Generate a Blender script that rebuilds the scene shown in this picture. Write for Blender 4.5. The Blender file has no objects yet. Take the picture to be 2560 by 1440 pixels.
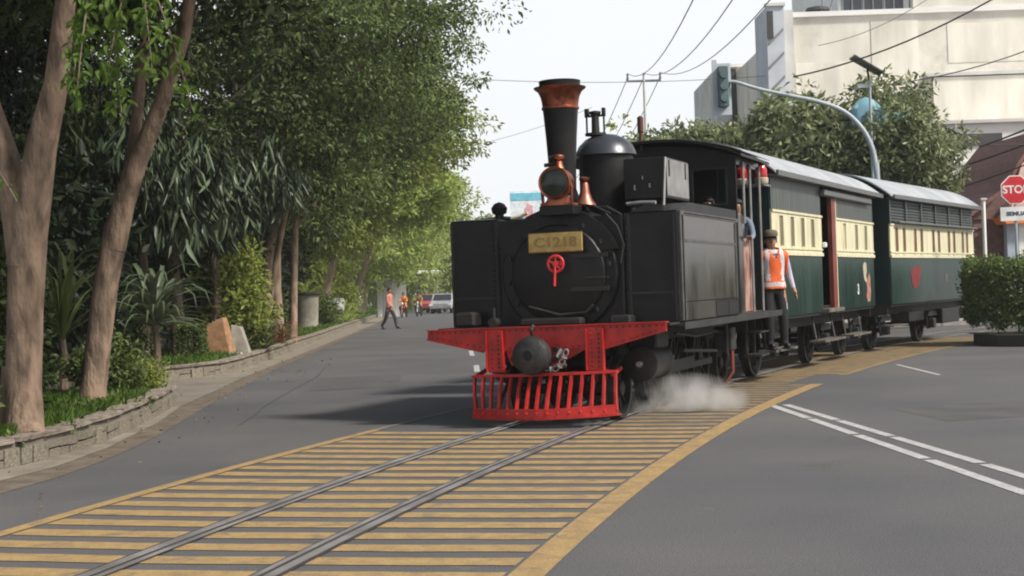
import bpy, math, random
import numpy as np
from mathutils import Vector, Matrix
R = math.radians
random.seed(7); rng = np.random.default_rng(7)
S = bpy.context.scene; COL = S.collection

# ------------------------------------------------------------------ camera, sky, sun, exposure
cd = bpy.data.cameras.new('camera'); cam = bpy.data.objects.new('camera', cd); COL.objects.link(cam); S.camera = cam
cd.sensor_width = 36.0; cd.lens = 52.03; cd.clip_start = .1; cd.clip_end = 1500
cam.matrix_world = Matrix.Translation((0, 0, 1.486)) @ Matrix.Rotation(R(90.105), 4, 'X') @ Matrix.Rotation(R(-1.99), 4, 'Z')
S.view_settings.view_transform = 'Standard'; S.view_settings.look = 'None'
S.view_settings.exposure = 0.03; S.view_settings.gamma = 1.0; S.view_settings.use_curve_mapping = False
SUN_EL, SUN_AZ = R(44), R(118)          # azimuth clockwise from +Y: from the right, slightly behind the camera
W = bpy.data.worlds.new('World'); S.world = W; W.use_nodes = True
nt = W.node_tree; nt.nodes.clear()
wo = nt.nodes.new('ShaderNodeOutputWorld'); wb = nt.nodes.new('ShaderNodeBackground'); wb.inputs[1].default_value = 0.1
sky = nt.nodes.new('ShaderNodeTexSky'); sky.sky_type = 'NISHITA'; sky.sun_disc = False
sky.sun_elevation = SUN_EL; sky.sun_rotation = SUN_AZ; sky.dust_density = 4; sky.air_density = 1.5
tc = nt.nodes.new('ShaderNodeTexCoord'); sx = nt.nodes.new('ShaderNodeSeparateXYZ')
mr = nt.nodes.new('ShaderNodeMapRange'); mr.inputs[1].default_value = .22; mr.inputs[2].default_value = .6
mr.inputs[3].default_value = .93; mr.inputs[4].default_value = .05
mx = nt.nodes.new('ShaderNodeMix'); mx.data_type = 'RGBA'; mx.inputs[7].default_value = (10.0, 10.25, 10.5, 1)
nt.links.new(tc.outputs['Generated'], sx.inputs[0]); nt.links.new(sx.outputs[2], mr.inputs[0]); nt.links.new(mr.outputs[0], mx.inputs[0])
nt.links.new(sky.outputs[0], mx.inputs[6]); nt.links.new(mx.outputs[2], wb.inputs[0]); nt.links.new(wb.outputs[0], wo.inputs[0])
sd = bpy.data.lights.new('sun', 'SUN'); sun = bpy.data.objects.new('sun', sd); COL.objects.link(sun)
sd.energy = 4.6; sd.angle = R(7); sd.color = (1, .94, .84)
dv = Vector((math.sin(SUN_AZ)*math.cos(SUN_EL), math.cos(SUN_AZ)*math.cos(SUN_EL), math.sin(SUN_EL)))
sun.rotation_euler = dv.to_track_quat('Z', 'Y').to_euler(); sun.location = dv*60

# ------------------------------------------------------------------ materials
def M(name, col, rough=.6, metal=0., var=.15, scale=3., bump=0., bscale=40., col2=None, spec=.5, stretch=None, detail=5., lo=.35, hi=.65, coat=0., emit=None):
    m = bpy.data.materials.new(name); m.use_nodes = True; t = m.node_tree; b = t.nodes['Principled BSDF']
    b.inputs['Roughness'].default_value = rough; b.inputs['Metallic'].default_value = metal
    b.inputs['Specular IOR Level'].default_value = spec
    if coat: b.inputs['Coat Weight'].default_value = coat; b.inputs['Coat Roughness'].default_value = .08
    c = t.nodes.new('ShaderNodeTexCoord'); mp = t.nodes.new('ShaderNodeMapping')
    t.links.new(c.outputs['Object'], mp.inputs[0])
    if stretch: mp.inputs['Scale'].default_value = stretch
    n = t.nodes.new('ShaderNodeTexNoise'); n.inputs['Scale'].default_value = scale; n.inputs['Detail'].default_value = detail
    t.links.new(mp.outputs[0], n.inputs[0])
    r = t.nodes.new('ShaderNodeValToRGB'); r.color_ramp.elements[0].position = lo; r.color_ramp.elements[1].position = hi
    c2 = col2 if col2 else tuple(min(1, x*(1+var)) for x in col); c1 = col if col2 else tuple(x*(1-var) for x in col)
    r.color_ramp.elements[0].color = (*c1, 1); r.color_ramp.elements[1].color = (*c2, 1)
    t.links.new(n.outputs[0], r.inputs[0]); t.links.new(r.outputs[0], b.inputs['Base Color'])
    rr = t.nodes.new('ShaderNodeMapRange'); rr.inputs[3].default_value = max(0, rough-.1); rr.inputs[4].default_value = min(1, rough+.12)
    t.links.new(n.outputs[0], rr.inputs[0]); t.links.new(rr.outputs[0], b.inputs['Roughness'])
    if bump:
        n2 = t.nodes.new('ShaderNodeTexNoise'); n2.inputs['Scale'].default_value = bscale; n2.inputs['Detail'].default_value = 4
        t.links.new(mp.outputs[0], n2.inputs[0])
        bp = t.nodes.new('ShaderNodeBump'); bp.inputs['Strength'].default_value = bump; bp.inputs['Distance'].default_value = .02
        t.links.new(n2.outputs[0], bp.inputs['Height']); t.links.new(bp.outputs[0], b.inputs['Normal'])
    if emit: b.inputs['Emission Color'].default_value = (*emit[:3], 1); b.inputs['Emission Strength'].default_value = emit[3]
    return m
def LEAF(name, c1, c2, trans=.3, rough=.5, c3=None):
    m = bpy.data.materials.new(name); m.use_nodes = True; t = m.node_tree; b = t.nodes['Principled BSDF']; o = t.nodes['Material Output']
    b.inputs['Roughness'].default_value = rough; b.inputs['Specular IOR Level'].default_value = .22
    g = t.nodes.new('ShaderNodeNewGeometry'); r = t.nodes.new('ShaderNodeValToRGB')
    r.color_ramp.elements[0].color = (*c1, 1); r.color_ramp.elements[1].color = (*c2, 1)
    if c3: e = r.color_ramp.elements.new(.93); e.color = (*c3, 1); r.color_ramp.elements[1].position = .8 if r.color_ramp.elements[1].position > .92 else r.color_ramp.elements[1].position
    t.links.new(g.outputs['Random Per Island'], r.inputs[0]); t.links.new(r.outputs[0], b.inputs['Base Color'])
    tr = t.nodes.new('ShaderNodeBsdfTranslucent'); ms = t.nodes.new('ShaderNodeMixShader'); ms.inputs[0].default_value = trans
    hs = t.nodes.new('ShaderNodeHueSaturation'); hs.inputs['Value'].default_value = 1.6; hs.inputs['Hue'].default_value = .485
    t.links.new(r.outputs[0], hs.inputs['Color']); t.links.new(hs.outputs[0], tr.inputs[0])
    t.links.new(b.outputs[0], ms.inputs[1]); t.links.new(tr.outputs[0], ms.inputs[2]); t.links.new(ms.outputs[0], o.inputs[0])
    return m
m_asph = M('asphalt', (.080, .081, .087), .85, scale=.35, bump=.5, bscale=90, col2=(.110, .108, .110), detail=8)
def asphalt_detail(m):
    t = m.node_tree; b = t.nodes['Principled BSDF']; link = b.inputs['Base Color'].links[0]; src = link.from_socket
    c = [n for n in t.nodes if n.type == 'TEX_COORD'][0]
    n = t.nodes.new('ShaderNodeTexNoise'); n.inputs['Scale'].default_value = 60; n.inputs['Detail'].default_value = 3
    mp = t.nodes.new('ShaderNodeMapRange'); mp.inputs[1].default_value = .3; mp.inputs[2].default_value = .7; mp.inputs[3].default_value = .8; mp.inputs[4].default_value = 1.2
    t.links.new(c.outputs['Object'], n.inputs[0]); t.links.new(n.outputs[0], mp.inputs[0])
    mm = t.nodes.new('ShaderNodeMix'); mm.data_type = 'RGBA'; mm.blend_type = 'MULTIPLY'; mm.inputs[0].default_value = 1
    cb = t.nodes.new('ShaderNodeCombineColor')
    for i in range(3): t.links.new(mp.outputs[0], cb.inputs[i])
    t.links.new(src, mm.inputs[6]); t.links.new(cb.outputs[0], mm.inputs[7]); t.links.new(mm.outputs[2], b.inputs['Base Color'])
asphalt_detail(m_asph)
m_asph2 = M('dusty_asphalt', (.16, .14, .12), .9, scale=1.5, bump=.4, bscale=70, col2=(.22, .195, .165)); asphalt_detail(m_asph2)
m_gutter = M('gutter_concrete', (.17, .15, .12), .9, scale=3, bump=.5, bscale=30, col2=(.27, .24, .2)); asphalt_detail(m_gutter)
m_dirt = M('gutter_dirt', (.10, .08, .06), .95, scale=4, bump=.6, bscale=40, col2=(.17, .14, .11)); asphalt_detail(m_dirt)
def wear(m, thr, sc, col=(.10, .095, .09), soft=.07):
    t = m.node_tree; b = t.nodes['Principled BSDF']; src = b.inputs['Base Color'].links[0].from_socket
    c = [n for n in t.nodes if n.type == 'TEX_COORD'][0]; n = t.nodes.new('ShaderNodeTexNoise'); n.inputs['Scale'].default_value = sc; n.inputs['Detail'].default_value = 12; n.inputs['Roughness'].default_value = .78
    mp = t.nodes.new('ShaderNodeMapRange'); mp.inputs[1].default_value = thr-soft; mp.inputs[2].default_value = thr+soft; mp.inputs[3].default_value = .85; mp.inputs[4].default_value = 0
    t.links.new(c.outputs['Object'], n.inputs[0]); t.links.new(n.outputs[0], mp.inputs[0]); mm = t.nodes.new('ShaderNodeMix'); mm.data_type = 'RGBA'
    t.links.new(mp.outputs[0], mm.inputs[0]); t.links.new(src, mm.inputs[6]); mm.inputs[7].default_value = (*col, 1); t.links.new(mm.outputs[2], b.inputs['Base Color'])
wear(m_asph, .37, .55, (.068, .066, .067), .06); wear(m_asph, .36, 2.2, (.15, .14, .128), .05)
m_yel = M('yellow_road_paint', (.27, .18, .08), .75, scale=7, bump=.3, bscale=80, col2=(.36, .245, .105), lo=.3, hi=.6); asphalt_detail(m_yel); wear(m_yel, .40, 3.0)
m_yel2 = M('worn_yellow_road_paint', (.20, .145, .075), .8, scale=5, bump=.3, bscale=80, col2=(.29, .205, .095)); asphalt_detail(m_yel2); wear(m_yel2, .45, 3.0)
m_white = M('white_road_paint', (.34, .335, .34), .75, scale=8, col2=(.47, .465, .47), bump=.2, bscale=80); asphalt_detail(m_white); wear(m_white, .36, 5.0)
m_rail = M('polished_rail_steel', (.17, .162, .158), .42, .2, scale=2, col2=(.31, .295, .285))
m_railgap = M('rail_groove', (.035, .033, .036), .8, scale=5)
m_stone = M('wall_stone', (.15, .13, .10), .9, scale=6, bump=.8, bscale=25, col2=(.29, .255, .205))
m_stone2 = M('wall_stone_dark', (.13, .12, .095), .9, scale=6, bump=.8, bscale=25, col2=(.27, .24, .19))
m_cop = M('coping_stone', (.17, .14, .115), .9, scale=5, bump=.6, bscale=25, col2=(.33, .28, .235))
m_mortar = M('mortar', (.16, .14, .115), .95, scale=8, bump=.5)
m_soil = M('soil', (.05, .04, .028), .95, scale=2, bump=.7, bscale=12, col2=(.07, .085, .03))
m_bark = M('bark', (.085, .060, .043), .92, scale=7, bump=1., bscale=30, detail=9, lo=.34, hi=.62, col2=(.29, .205, .148), stretch=(1, 1, .35))
m_bark4 = M('painted_sunlit_bark', (.17, .12, .085), .9, scale=7, bump=.9, bscale=26, detail=8, col2=(.40, .29, .21), stretch=(1, 1, .35))  # lighter copy of the bark, with sunlight on the trunks put into its colour
m_bark2 = M('dark_bark', (.10, .075, .055), .9, scale=6, bump=.9, bscale=22, col2=(.23, .17, .13), stretch=(1, 1, .35))
m_bark3 = M('pale_bark', (.32, .25, .17), .9, scale=6, bump=.6, bscale=22, col2=(.48, .38, .27), stretch=(1, 1, .35))
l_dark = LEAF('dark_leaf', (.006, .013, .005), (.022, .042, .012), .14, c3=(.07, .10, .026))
l_deep = LEAF('painted_shade_leaf', (.006, .011, .005), (.016, .029, .010), .08)  # deep shade between the crowns is put into this near-black leaf colour
l_mid = LEAF('mid_leaf', (.014, .030, .010), (.07, .115, .03), .26, c3=(.17, .23, .07))
l_lite = LEAF('light_leaf', (.08, .13, .025), (.23, .31, .065), .42, c3=(.33, .37, .1))
l_yel = LEAF('yellow_green_leaf', (.15, .235, .05), (.31, .44, .10), .42, c3=(.42, .48, .16))
l_spray = LEAF('fresh_leaf', (.05, .10, .018), (.12, .20, .035), .35)
l_blue = LEAF('grey_green_leaf', (.012, .022, .013), (.05, .078, .048), .10, .35, c3=(.11, .15, .085))
l_rgt = LEAF('dusty_leaf', (.03, .05, .02), (.15, .19, .08), .28, .4, c3=(.34, .38, .2))
l_red = LEAF('reddish_leaf', (.16, .05, .02), (.28, .12, .04), .3)
l_grass = LEAF('grass_blade', (.06, .12, .02), (.13, .22, .04), .35)
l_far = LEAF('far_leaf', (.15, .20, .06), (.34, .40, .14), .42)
m_blk = M('black_loco_paint', (.005, .005, .007), .4, scale=3, bump=.25, bscale=5, col2=(.012, .0115, .012), spec=.25)
m_blk2 = M('black_paint_sky_sheen', (.022, .022, .021), .22, scale=2.2, bump=.10, bscale=3, col2=(.065, .063, .057), stretch=(1.6, 1.6, .7))  # lighter than the front black: the sky's reflection is put into the colour
m_blkm = M('matt_black_iron', (.012, .012, .012), .6, scale=6, bump=.2)
m_grease = M('greasy_iron', (.016, .017, .019), .5, .2, scale=8, col2=(.045, .043, .042), bump=.3)
m_grey = M('weathered_grey_paint', (.16, .16, .165), .5, scale=5, col2=(.25, .25, .255))
m_dome = M('dome_cap_steel', (.045, .05, .06), .3, .6, scale=3, col2=(.10, .105, .12))
m_red = M('red_beam_paint', (.33, .009, .008), .45, scale=6, col2=(.50, .02, .015), bump=.25, bscale=18); wear(m_red, .37, 7., (.09, .018, .012), .05)
m_red2 = M('red_handle_paint', (.60, .03, .035), .4, scale=6)
m_cop2 = M('copper', (.15, .042, .025), .38, 1, scale=5, col2=(.42, .14, .08), bump=.15); wear(m_cop2, .42, 9., (.05, .025, .02), .08)
m_copd = M('tarnished_copper', (.14, .045, .03), .38, .9, scale=5, col2=(.48, .17, .10))
m_brass = M('brass_plate', (.36, .25, .08), .45, .5, scale=12, col2=(.48, .36, .14))
m_brassd = M('brass_letter', (.27, .17, .06), .5, .3)
m_glassd = M('lamp_glass', (.012, .018, .014), .12, scale=3, col2=(.03, .04, .03), spec=.35)
m_hole = M('dark_interior', (.008, .008, .008), .9)
m_green = M('dark_green_coach_paint', (.006, .021, .017), .33, scale=1.5, col2=(.013, .041, .033), stretch=(3, 3, .4), bump=.1)
m_greenw = M('weathered_upper_panel', (.035, .045, .043), .45, scale=2, col2=(.09, .10, .095), stretch=(5, 5, .4))
m_greend = M('dark_end_panel', (.006, .022, .024), .4, scale=2)
m_cream = M('cream_coach_paint', (.50, .47, .31), .5, scale=3, col2=(.66, .63, .45), stretch=(3, 3, .5))
m_roof = M('pale_grey_roof', (.27, .29, .32), .55, scale=1.2, col2=(.42, .44, .47), bump=.1)
m_gutter2 = M('grey_roof_gutter', (.10, .105, .11), .5)
m_door = M('red_brown_door', (.13, .028, .018), .5, scale=4, col2=(.2, .045, .03))
m_step = M('worn_wood_step', (.05, .045, .04), .8, scale=8, col2=(.14, .125, .11))
m_lampred = M('red_beacon_glass', (.38, .012, .012), .15, scale=3, coat=.5)
m_lampcr = M('cream_beacon_base', (.42, .39, .28), .5)
m_skin = M('skin', (.30, .17, .11), .5); m_hair = M('hair', (.01, .008, .007), .6)
m_vest = M('orange_vest', (.68, .11, .015), .6, scale=10); m_refl = M('silver_reflective_tape', (.52, .53, .56), .4)
m_shirt = M('white_shirt', (.46, .46, .58), .8); m_trous = M('dark_grey_trousers', (.012, .011, .014), .85, scale=10)
m_shoe = M('black_shoe', (.01, .01, .01), .4); m_cap = M('olive_cap', (.10, .085, .055), .8)
m_pink = M('salmon_shirt', (.55, .22, .17), .8); m_navy = M('dark_trousers', (.045, .035, .05), .8); m_tan = M('tan_shirt', (.45, .24, .10), .8)
m_conc = M('planter_concrete', (.27, .25, .21), .9, scale=4, bump=.4, col2=(.38, .35, .30)); m_concd = M('planter_rim_dark', (.06, .055, .05), .8)
m_orst = M('orange_sandstone', (.25, .135, .07), .9, scale=6, detail=9, col2=(.40, .23, .125), bump=.8); m_grst = M('grey_stone', (.22, .2, .17), .9, scale=5, col2=(.32, .3, .26), bump=.5)
m_beige = M('beige_render', (.58, .55, .48), .9, scale=.6, detail=10, col2=(.78, .75, .68), stretch=(1, 1, .45), bump=.2, bscale=6)
wear(m_beige, .40, .45, (.47, .44, .38), .10); wear(m_beige, .36, 2.2, (.50, .46, .40), .06)
m_beige2 = M('stained_beige_render', (.52, .50, .44), .9, scale=.9, detail=10, col2=(.80, .76, .68), stretch=(1, 1, .25), bump=.2, bscale=6)
m_palebl = M('pale_blue_grey_render', (.42, .46, .52), .85, scale=1, col2=(.54, .58, .63)); m_palegr = M('pale_grey_render', (.48, .48, .47), .9, scale=.8, col2=(.62, .61, .59))
m_whitew = M('white_wall', (.72, .72, .70), .85, scale=.6, col2=(.8, .8, .78)); m_win = M('dark_window_glass', (.03, .035, .045), .15, spec=.6); m_frame = M('grey_window_frame', (.2, .2, .22), .6)
m_slot = M('dark_vent', (.06, .055, .06), .8)
m_tile = M('brown_roof_tile', (.16, .075, .065), .85, scale=6, col2=(.25, .12, .10)); m_brick = M('brown_brick_wall', (.13, .08, .075), .9, scale=5, col2=(.22, .13, .12))
m_orange = M('orange_fascia', (.75, .22, .05), .6); m_pinkf = M('pale_pink_fascia', (.62, .45, .40), .7); m_bluegr = M('blue_grey_column', (.33, .38, .44), .7)
m_pole = M('grey_blue_pole_paint', (.33, .38, .42), .5, scale=5, col2=(.42, .47, .5)); m_sig = M('signal_green_box', (.09, .15, .15), .5); m_solar = M('solar_panel_cells', (.035, .03, .035), .3)
m_stop = M('stop_sign_red', (.55, .012, .02), .45); m_signw = M('sign_white', (.72, .72, .72), .5); m_signb = M('sign_dark_blue', (.05, .07, .12), .5)
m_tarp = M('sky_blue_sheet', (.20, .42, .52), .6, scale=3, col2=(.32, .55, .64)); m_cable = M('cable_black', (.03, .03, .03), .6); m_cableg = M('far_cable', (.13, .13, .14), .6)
m_bill = M('billboard_white', (.75, .8, .85), .6); m_billb = M('billboard_blue', (.15, .5, .65), .6); m_billr = M('billboard_pink', (.7, .35, .4), .6)
m_carr = M('red_car_paint', (.45, .10, .09), .3); m_cars = M('silver_car_paint', (.5, .5, .52), .3, .3); m_tyre = M('tyre', (.02, .02, .02), .8)
m_slate = M('blue_slate_roof', (.12, .14, .19), .6); m_kerbd = M('dark_planter_kerb', (.03, .03, .028), .85, bump=.4)

# ------------------------------------------------------------------ helpers
def setp(o, label=None, cat=None, group=None, kind=None):
    if label: o['label'] = label
    if cat: o['category'] = cat
    if group: o['group'] = group
    if kind: o['kind'] = kind
    return o
def empty(name, loc=(0, 0, 0), rz=0., **k):
    o = bpy.data.objects.new(name, None); COL.objects.link(o); o.location = loc; o.rotation_euler = (0, 0, rz); o.empty_display_size = .1
    return setp(o, **k)
class MB:
    def __init__(s): s.v = []; s.f = []; s.m = []; s.mi = 0
    def add(s, vs, fs):
        n = len(s.v); s.v += [tuple(p) for p in vs]; s.f += [tuple(i+n for i in f) for f in fs]; s.m += [s.mi]*len(fs); return s
    def box(s, x0, x1, y0, y1, z0, z1):
        return s.add([(x0,y0,z0),(x1,y0,z0),(x1,y1,z0),(x0,y1,z0),(x0,y0,z1),(x1,y0,z1),(x1,y1,z1),(x0,y1,z1)],
                     [(0,3,2,1),(4,5,6,7),(0,1,5,4),(1,2,6,5),(2,3,7,6),(3,0,4,7)])
    def bbox(s, x0, x1, y0, y1, z0, z1, b=.01):   # box with chamfered vertical and top edges
        def ring(i, z): return [(x0+i+b,y0+i,z),(x1-i-b,y0+i,z),(x1-i,y0+i+b,z),(x1-i,y1-i-b,z),(x1-i-b,y1-i,z),(x0+i+b,y1-i,z),(x0+i,y1-i-b,z),(x0+i,y0+i+b,z)]
        vs = ring(b, z0)+ring(0, z0+b)+ring(0, z1-b)+ring(b, z1)
        fs = [tuple(range(7, -1, -1)), tuple(range(24, 32))]
        for k in range(3):
            for j in range(8): fs.append((k*8+j, k*8+(j+1) % 8, (k+1)*8+(j+1) % 8, (k+1)*8+j))
        return s.add(vs, fs)
    def lathe(s, prof, c=(0, 0, 0), n=24, axis='z', caps=True):
        vs = []; fs = []
        for r, h in prof:
            for j in range(n):
                a = 2*math.pi*j/n; p = (r*math.cos(a), r*math.sin(a), h)
                if axis == 'y': p = (p[0], h, p[1])
                if axis == 'x': p = (h, p[0], p[1])
                vs.append((p[0]+c[0], p[1]+c[1], p[2]+c[2]))
        for k in range(len(prof)-1):
            for j in range(n): q = (k*n+j, k*n+(j+1) % n, (k+1)*n+(j+1) % n, (k+1)*n+j); fs.append(q[::-1] if axis == 'y' else q)
        if caps: fs += [tuple(range(n-1, -1, -1)), tuple(range((len(prof)-1)*n, len(prof)*n))]
        return s.add(vs, fs)
    def tube(s, pts, rad, n=8, caps=True):
        pts = [Vector(p) for p in pts]; k = len(pts)
        if not hasattr(rad, '__len__'): rad = [rad]*k
        up = None; vs = []; fs = []
        for i, p in enumerate(pts):
            t = (pts[min(i+1, k-1)]-pts[max(i-1, 0)]).normalized()
            if up is None: up = Vector((0, 0, 1)) if abs(t.z) < .9 else Vector((1, 0, 0))
            a = t.cross(up).normalized(); up = a.cross(t).normalized()
            for j in range(n):
                g = 2*math.pi*j/n; q = p+a*(rad[i]*math.cos(g))+up*(rad[i]*math.sin(g)); vs.append(tuple(q))
        for i in range(k-1):
            for j in range(n): fs.append((i*n+j, i*n+(j+1) % n, (i+1)*n+(j+1) % n, (i+1)*n+j))
        if caps: fs += [tuple(range(n-1, -1, -1)), tuple(range((k-1)*n, k*n))]
        return s.add(vs, fs)
    def prism(s, poly, a0, a1, plane='xz'):     # polygon extruded along the third axis
        n = len(poly)
        def P(u, v, w): return {'xz': (u, w, v), 'xy': (u, v, w), 'yz': (w, u, v)}[plane]
        vs = [P(u, v, a0) for u, v in poly]+[P(u, v, a1) for u, v in poly]
        fs = [tuple(range(n)), tuple(range(2*n-1, n-1, -1))]+[(i, i+n, (i+1) % n+n, (i+1) % n) for i in range(n)]
        return s.add(vs, fs)
    def torus(s, c, r, t, axis='y', n=20, k=8, sq=1.):
        vs = []; fs = []
        for i in range(n):
            a = 2*math.pi*i/n
            for j in range(k):
                b = 2*math.pi*j/k; q = (r+t*math.cos(b)); u, v, w = q*math.cos(a), q*math.sin(a)*sq, t*math.sin(b)
                p = {'y': (u, w, v), 'z': (u, v, w), 'x': (w, u, v)}[axis]; vs.append((p[0]+c[0], p[1]+c[1], p[2]+c[2]))
        for i in range(n):
            for j in range(k): fs.append((i*k+j, ((i+1) % n)*k+j, ((i+1) % n)*k+(j+1) % k, i*k+(j+1) % k))
        return s.add(vs, fs)
    def sphere(s, c, r, n=10, m=7):
        if not hasattr(r, '__len__'): r = (r, r, r)
        vs = [(c[0], c[1], c[2]-r[2])]; fs = []
        for i in range(1, m):
            ph = math.pi*i/m
            for j in range(n): a = 2*math.pi*j/n; vs.append((c[0]+r[0]*math.sin(ph)*math.cos(a), c[1]+r[1]*math.sin(ph)*math.sin(a), c[2]-r[2]*math.cos(ph)))
        vs.append((c[0], c[1], c[2]+r[2])); L = len(vs)-1
        for j in range(n):
            fs.append((0, 1+(j+1) % n, 1+j)); fs.append((L, 1+(m-2)*n+j, 1+(m-2)*n+(j+1) % n))
            for i in range(m-2): fs.append((1+i*n+j, 1+i*n+(j+1) % n, 1+(i+1)*n+(j+1) % n, 1+(i+1)*n+j))
        return s.add(vs, fs)
    def build(s, name, mats, parent=None, smooth=False, loc=None, rot=None, fixn=True, bevel=0, **k):
        me = bpy.data.meshes.new(name); me.from_pydata(s.v, [], s.f)
        if not isinstance(mats, (list, tuple)): mats = [mats]
        for m in mats: me.materials.append(m)
        if len(mats) > 1: me.polygons.foreach_set('material_index', s.m)
        if fixn:
            import bmesh
            b = bmesh.new(); b.from_mesh(me); bmesh.ops.recalc_face_normals(b, faces=b.faces); b.to_mesh(me); b.free()
        if smooth:
            me.polygons.foreach_set('use_smooth', [True]*len(me.polygons)); me.set_sharp_from_angle(angle=R(40))
        me.update(); o = bpy.data.objects.new(name, me); COL.objects.link(o)
        if parent: o.parent = parent
        if loc: o.location = loc
        if rot: o.rotation_euler = rot
        if bevel: b = o.modifiers.new('bevel', 'BEVEL'); b.width = bevel; b.segments = 2; b.limit_method = 'ANGLE'
        return setp(o, **k)
def ref(me, name, parent=None, loc=(0, 0, 0), rot=(0, 0, 0), sc=(1, 1, 1), **k):
    o = bpy.data.objects.new(name, me); COL.objects.link(o); o.location = loc; o.rotation_euler = rot; o.scale = sc
    if parent: o.parent = parent
    return setp(o, **k)
def sheet(name, poly, z, mat, parent=None, **k):
    mb = MB(); n = len(poly); mb.add([(x, y, z) for x, y in poly], [tuple(range(n))]); o = mb.build(name, mat, parent, fixn=False, **k)
    if o.data.polygons[0].normal.z < 0: o.data.flip_normals()
    return o
def text_mesh(txt, size, mat, name, parent, loc, rot, ext=.004, xs=1., bold=.0):
    c = bpy.data.curves.new(name, 'FONT'); c.body = txt; c.size = size; c.extrude = ext; c.align_x = 'CENTER'; c.align_y = 'CENTER'; c.offset = bold
    t = bpy.data.objects.new('tmp', c); COL.objects.link(t); dg = bpy.context.evaluated_depsgraph_get()
    me = bpy.data.meshes.new_from_object(t.evaluated_get(dg)); bpy.data.objects.remove(t); me.materials.clear(); me.materials.append(mat)
    return ref(me, name, parent, loc, rot, (xs, 1, 1))
def rawmesh(name, V, F3, mat, parent=None, smooth=False, **k):
    me = bpy.data.meshes.new(name); me.vertices.add(len(V)); me.vertices.foreach_set('co', np.asarray(V, np.float32).ravel())
    F3 = np.asarray(F3, np.int32); nf, w = F3.shape
    me.loops.add(nf*w); me.loops.foreach_set('vertex_index', F3.ravel()); me.polygons.add(nf)
    me.polygons.foreach_set('loop_start', np.arange(0, nf*w, w, dtype=np.int32)); me.update(calc_edges=True)
    me.materials.append(mat); o = bpy.data.objects.new(name, me); COL.objects.link(o)
    if parent: o.parent = parent
    return setp(o, **k)
def unit(a): return a/np.maximum(np.linalg.norm(a, axis=1, keepdims=True), 1e-9)
def leaf_geo(P, D, L, Wd, fold=.12, rg=None):
    """folded diamond leaves: base points P, directions D, lengths L, widths Wd"""
    rg = rg or rng; n = len(P); D = unit(D); a = unit(np.cross(D, rg.normal(size=(n, 3)))); b = np.cross(a, D)
    L = L[:, None]; Wd = Wd[:, None]
    p1 = P+D*L*.42+a*Wd*.5+b*L*fold; p2 = P+D*L*.42-a*Wd*.5+b*L*fold; p3 = P+D*L
    V = np.stack([P, p1, p3, p2], 1).reshape(-1, 3); i = np.arange(n)[:, None]*4
    F = np.concatenate([i+[0, 1, 2], i+[0, 2, 3]], 1).reshape(-1, 3)
    return V, F
def clump_leaves(centers, rad, per, L, droop=.3, wr=.42, flat=.6, rg=None, out=None):
    rg = rg or rng; n = len(centers)*per; c = np.repeat(centers, per, 0); rr = np.repeat(np.broadcast_to(rad, (len(centers),)), per)[:, None]
    d = unit(rg.normal(size=(n, 3))); r = rg.random((n, 1))**.5
    off = d*r*rr; off[:, 2] *= flat; P = c+off
    D = unit(d*.8+rg.normal(size=(n, 3))*.6); D[:, 2] -= droop
    Ls = L*(.6+.7*rg.random(n))
    return leaf_geo(P, D, Ls, Ls*wr*(.8+.4*rg.random(n)), rg=rg)
def ell_points(n, c, r, rg, shell=.55, lowcut=None):
    d = unit(rg.normal(size=(n*2, 3))); q = (shell+(1-shell)*rg.random((n*2, 1)))
    # lumpy silhouette
    w = 1+.16*np.sin(d[:, 0:1]*5+c[0])*np.cos(d[:, 2:3]*6+c[1])+.10*np.sin(d[:, 1:2]*11)
    p = d*q*w*np.array(r)+np.array(c)
    if lowcut is not None: p = p[p[:, 2] > lowcut]
    return p[:n]
def bez(a, b, c, k=8):
    a, b, c = Vector(a), Vector(b), Vector(c); return [(a*(1-t)**2+b*2*t*(1-t)+c*t*t) for t in [i/(k-1) for i in range(k)]]
def tree(loc, stems, crown, mat_leaf, mat_bark, label, group, nclump=260, per=60, L=.2, crad=.55, droop=.35, seed=1, name='street_tree', limbs=8, shell=.5, cat='tree', low=None, wr=.42, flat=.6):
    """stems: list of (pts, radii) in world coords; crown: list of (centre, radii)"""
    rg = np.random.default_rng(seed); root = empty(name, loc, label=label, cat=cat, group=group)
    mb = MB(); o = Vector(loc)
    for pts, rad in stems: mb.tube([Vector(p)-o for p in pts], rad, 12)
    V = []; F = []; nv = 0; top = Vector(stems[0][0][-1])-o
    for c, r in crown:
        cs = ell_points(nclump, c, r, rg, shell, low)-np.array(loc)
        v, f = clump_leaves(cs, crad*(.6+.8*rg.random(len(cs))), per, L, droop, wr, flat, rg); V.append(v); F.append(f+nv); nv += len(v)
        for k in range(limbs):
            q = Vector(cs[rg.integers(len(cs))].tolist()); bs = stems[1:3] if len(stems) > 3 else stems[-2:]; st = bs[rg.integers(len(bs))]; s0 = Vector(st[0][-1])-o; rr = (st[1][-1] if hasattr(st[1], '__len__') else st[1])
            mid = (s0+q)/2+Vector((0, 0, .4)); mb.tube(bez(s0, mid, q, 6), [rr*.8, rr*.6, rr*.45, rr*.3, rr*.2, rr*.1], 6)
    mb.build('trunk', mat_bark, root, smooth=True)
    rawmesh('crown', np.concatenate(V), np.concatenate(F), mat_leaf, root)
    return root
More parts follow.
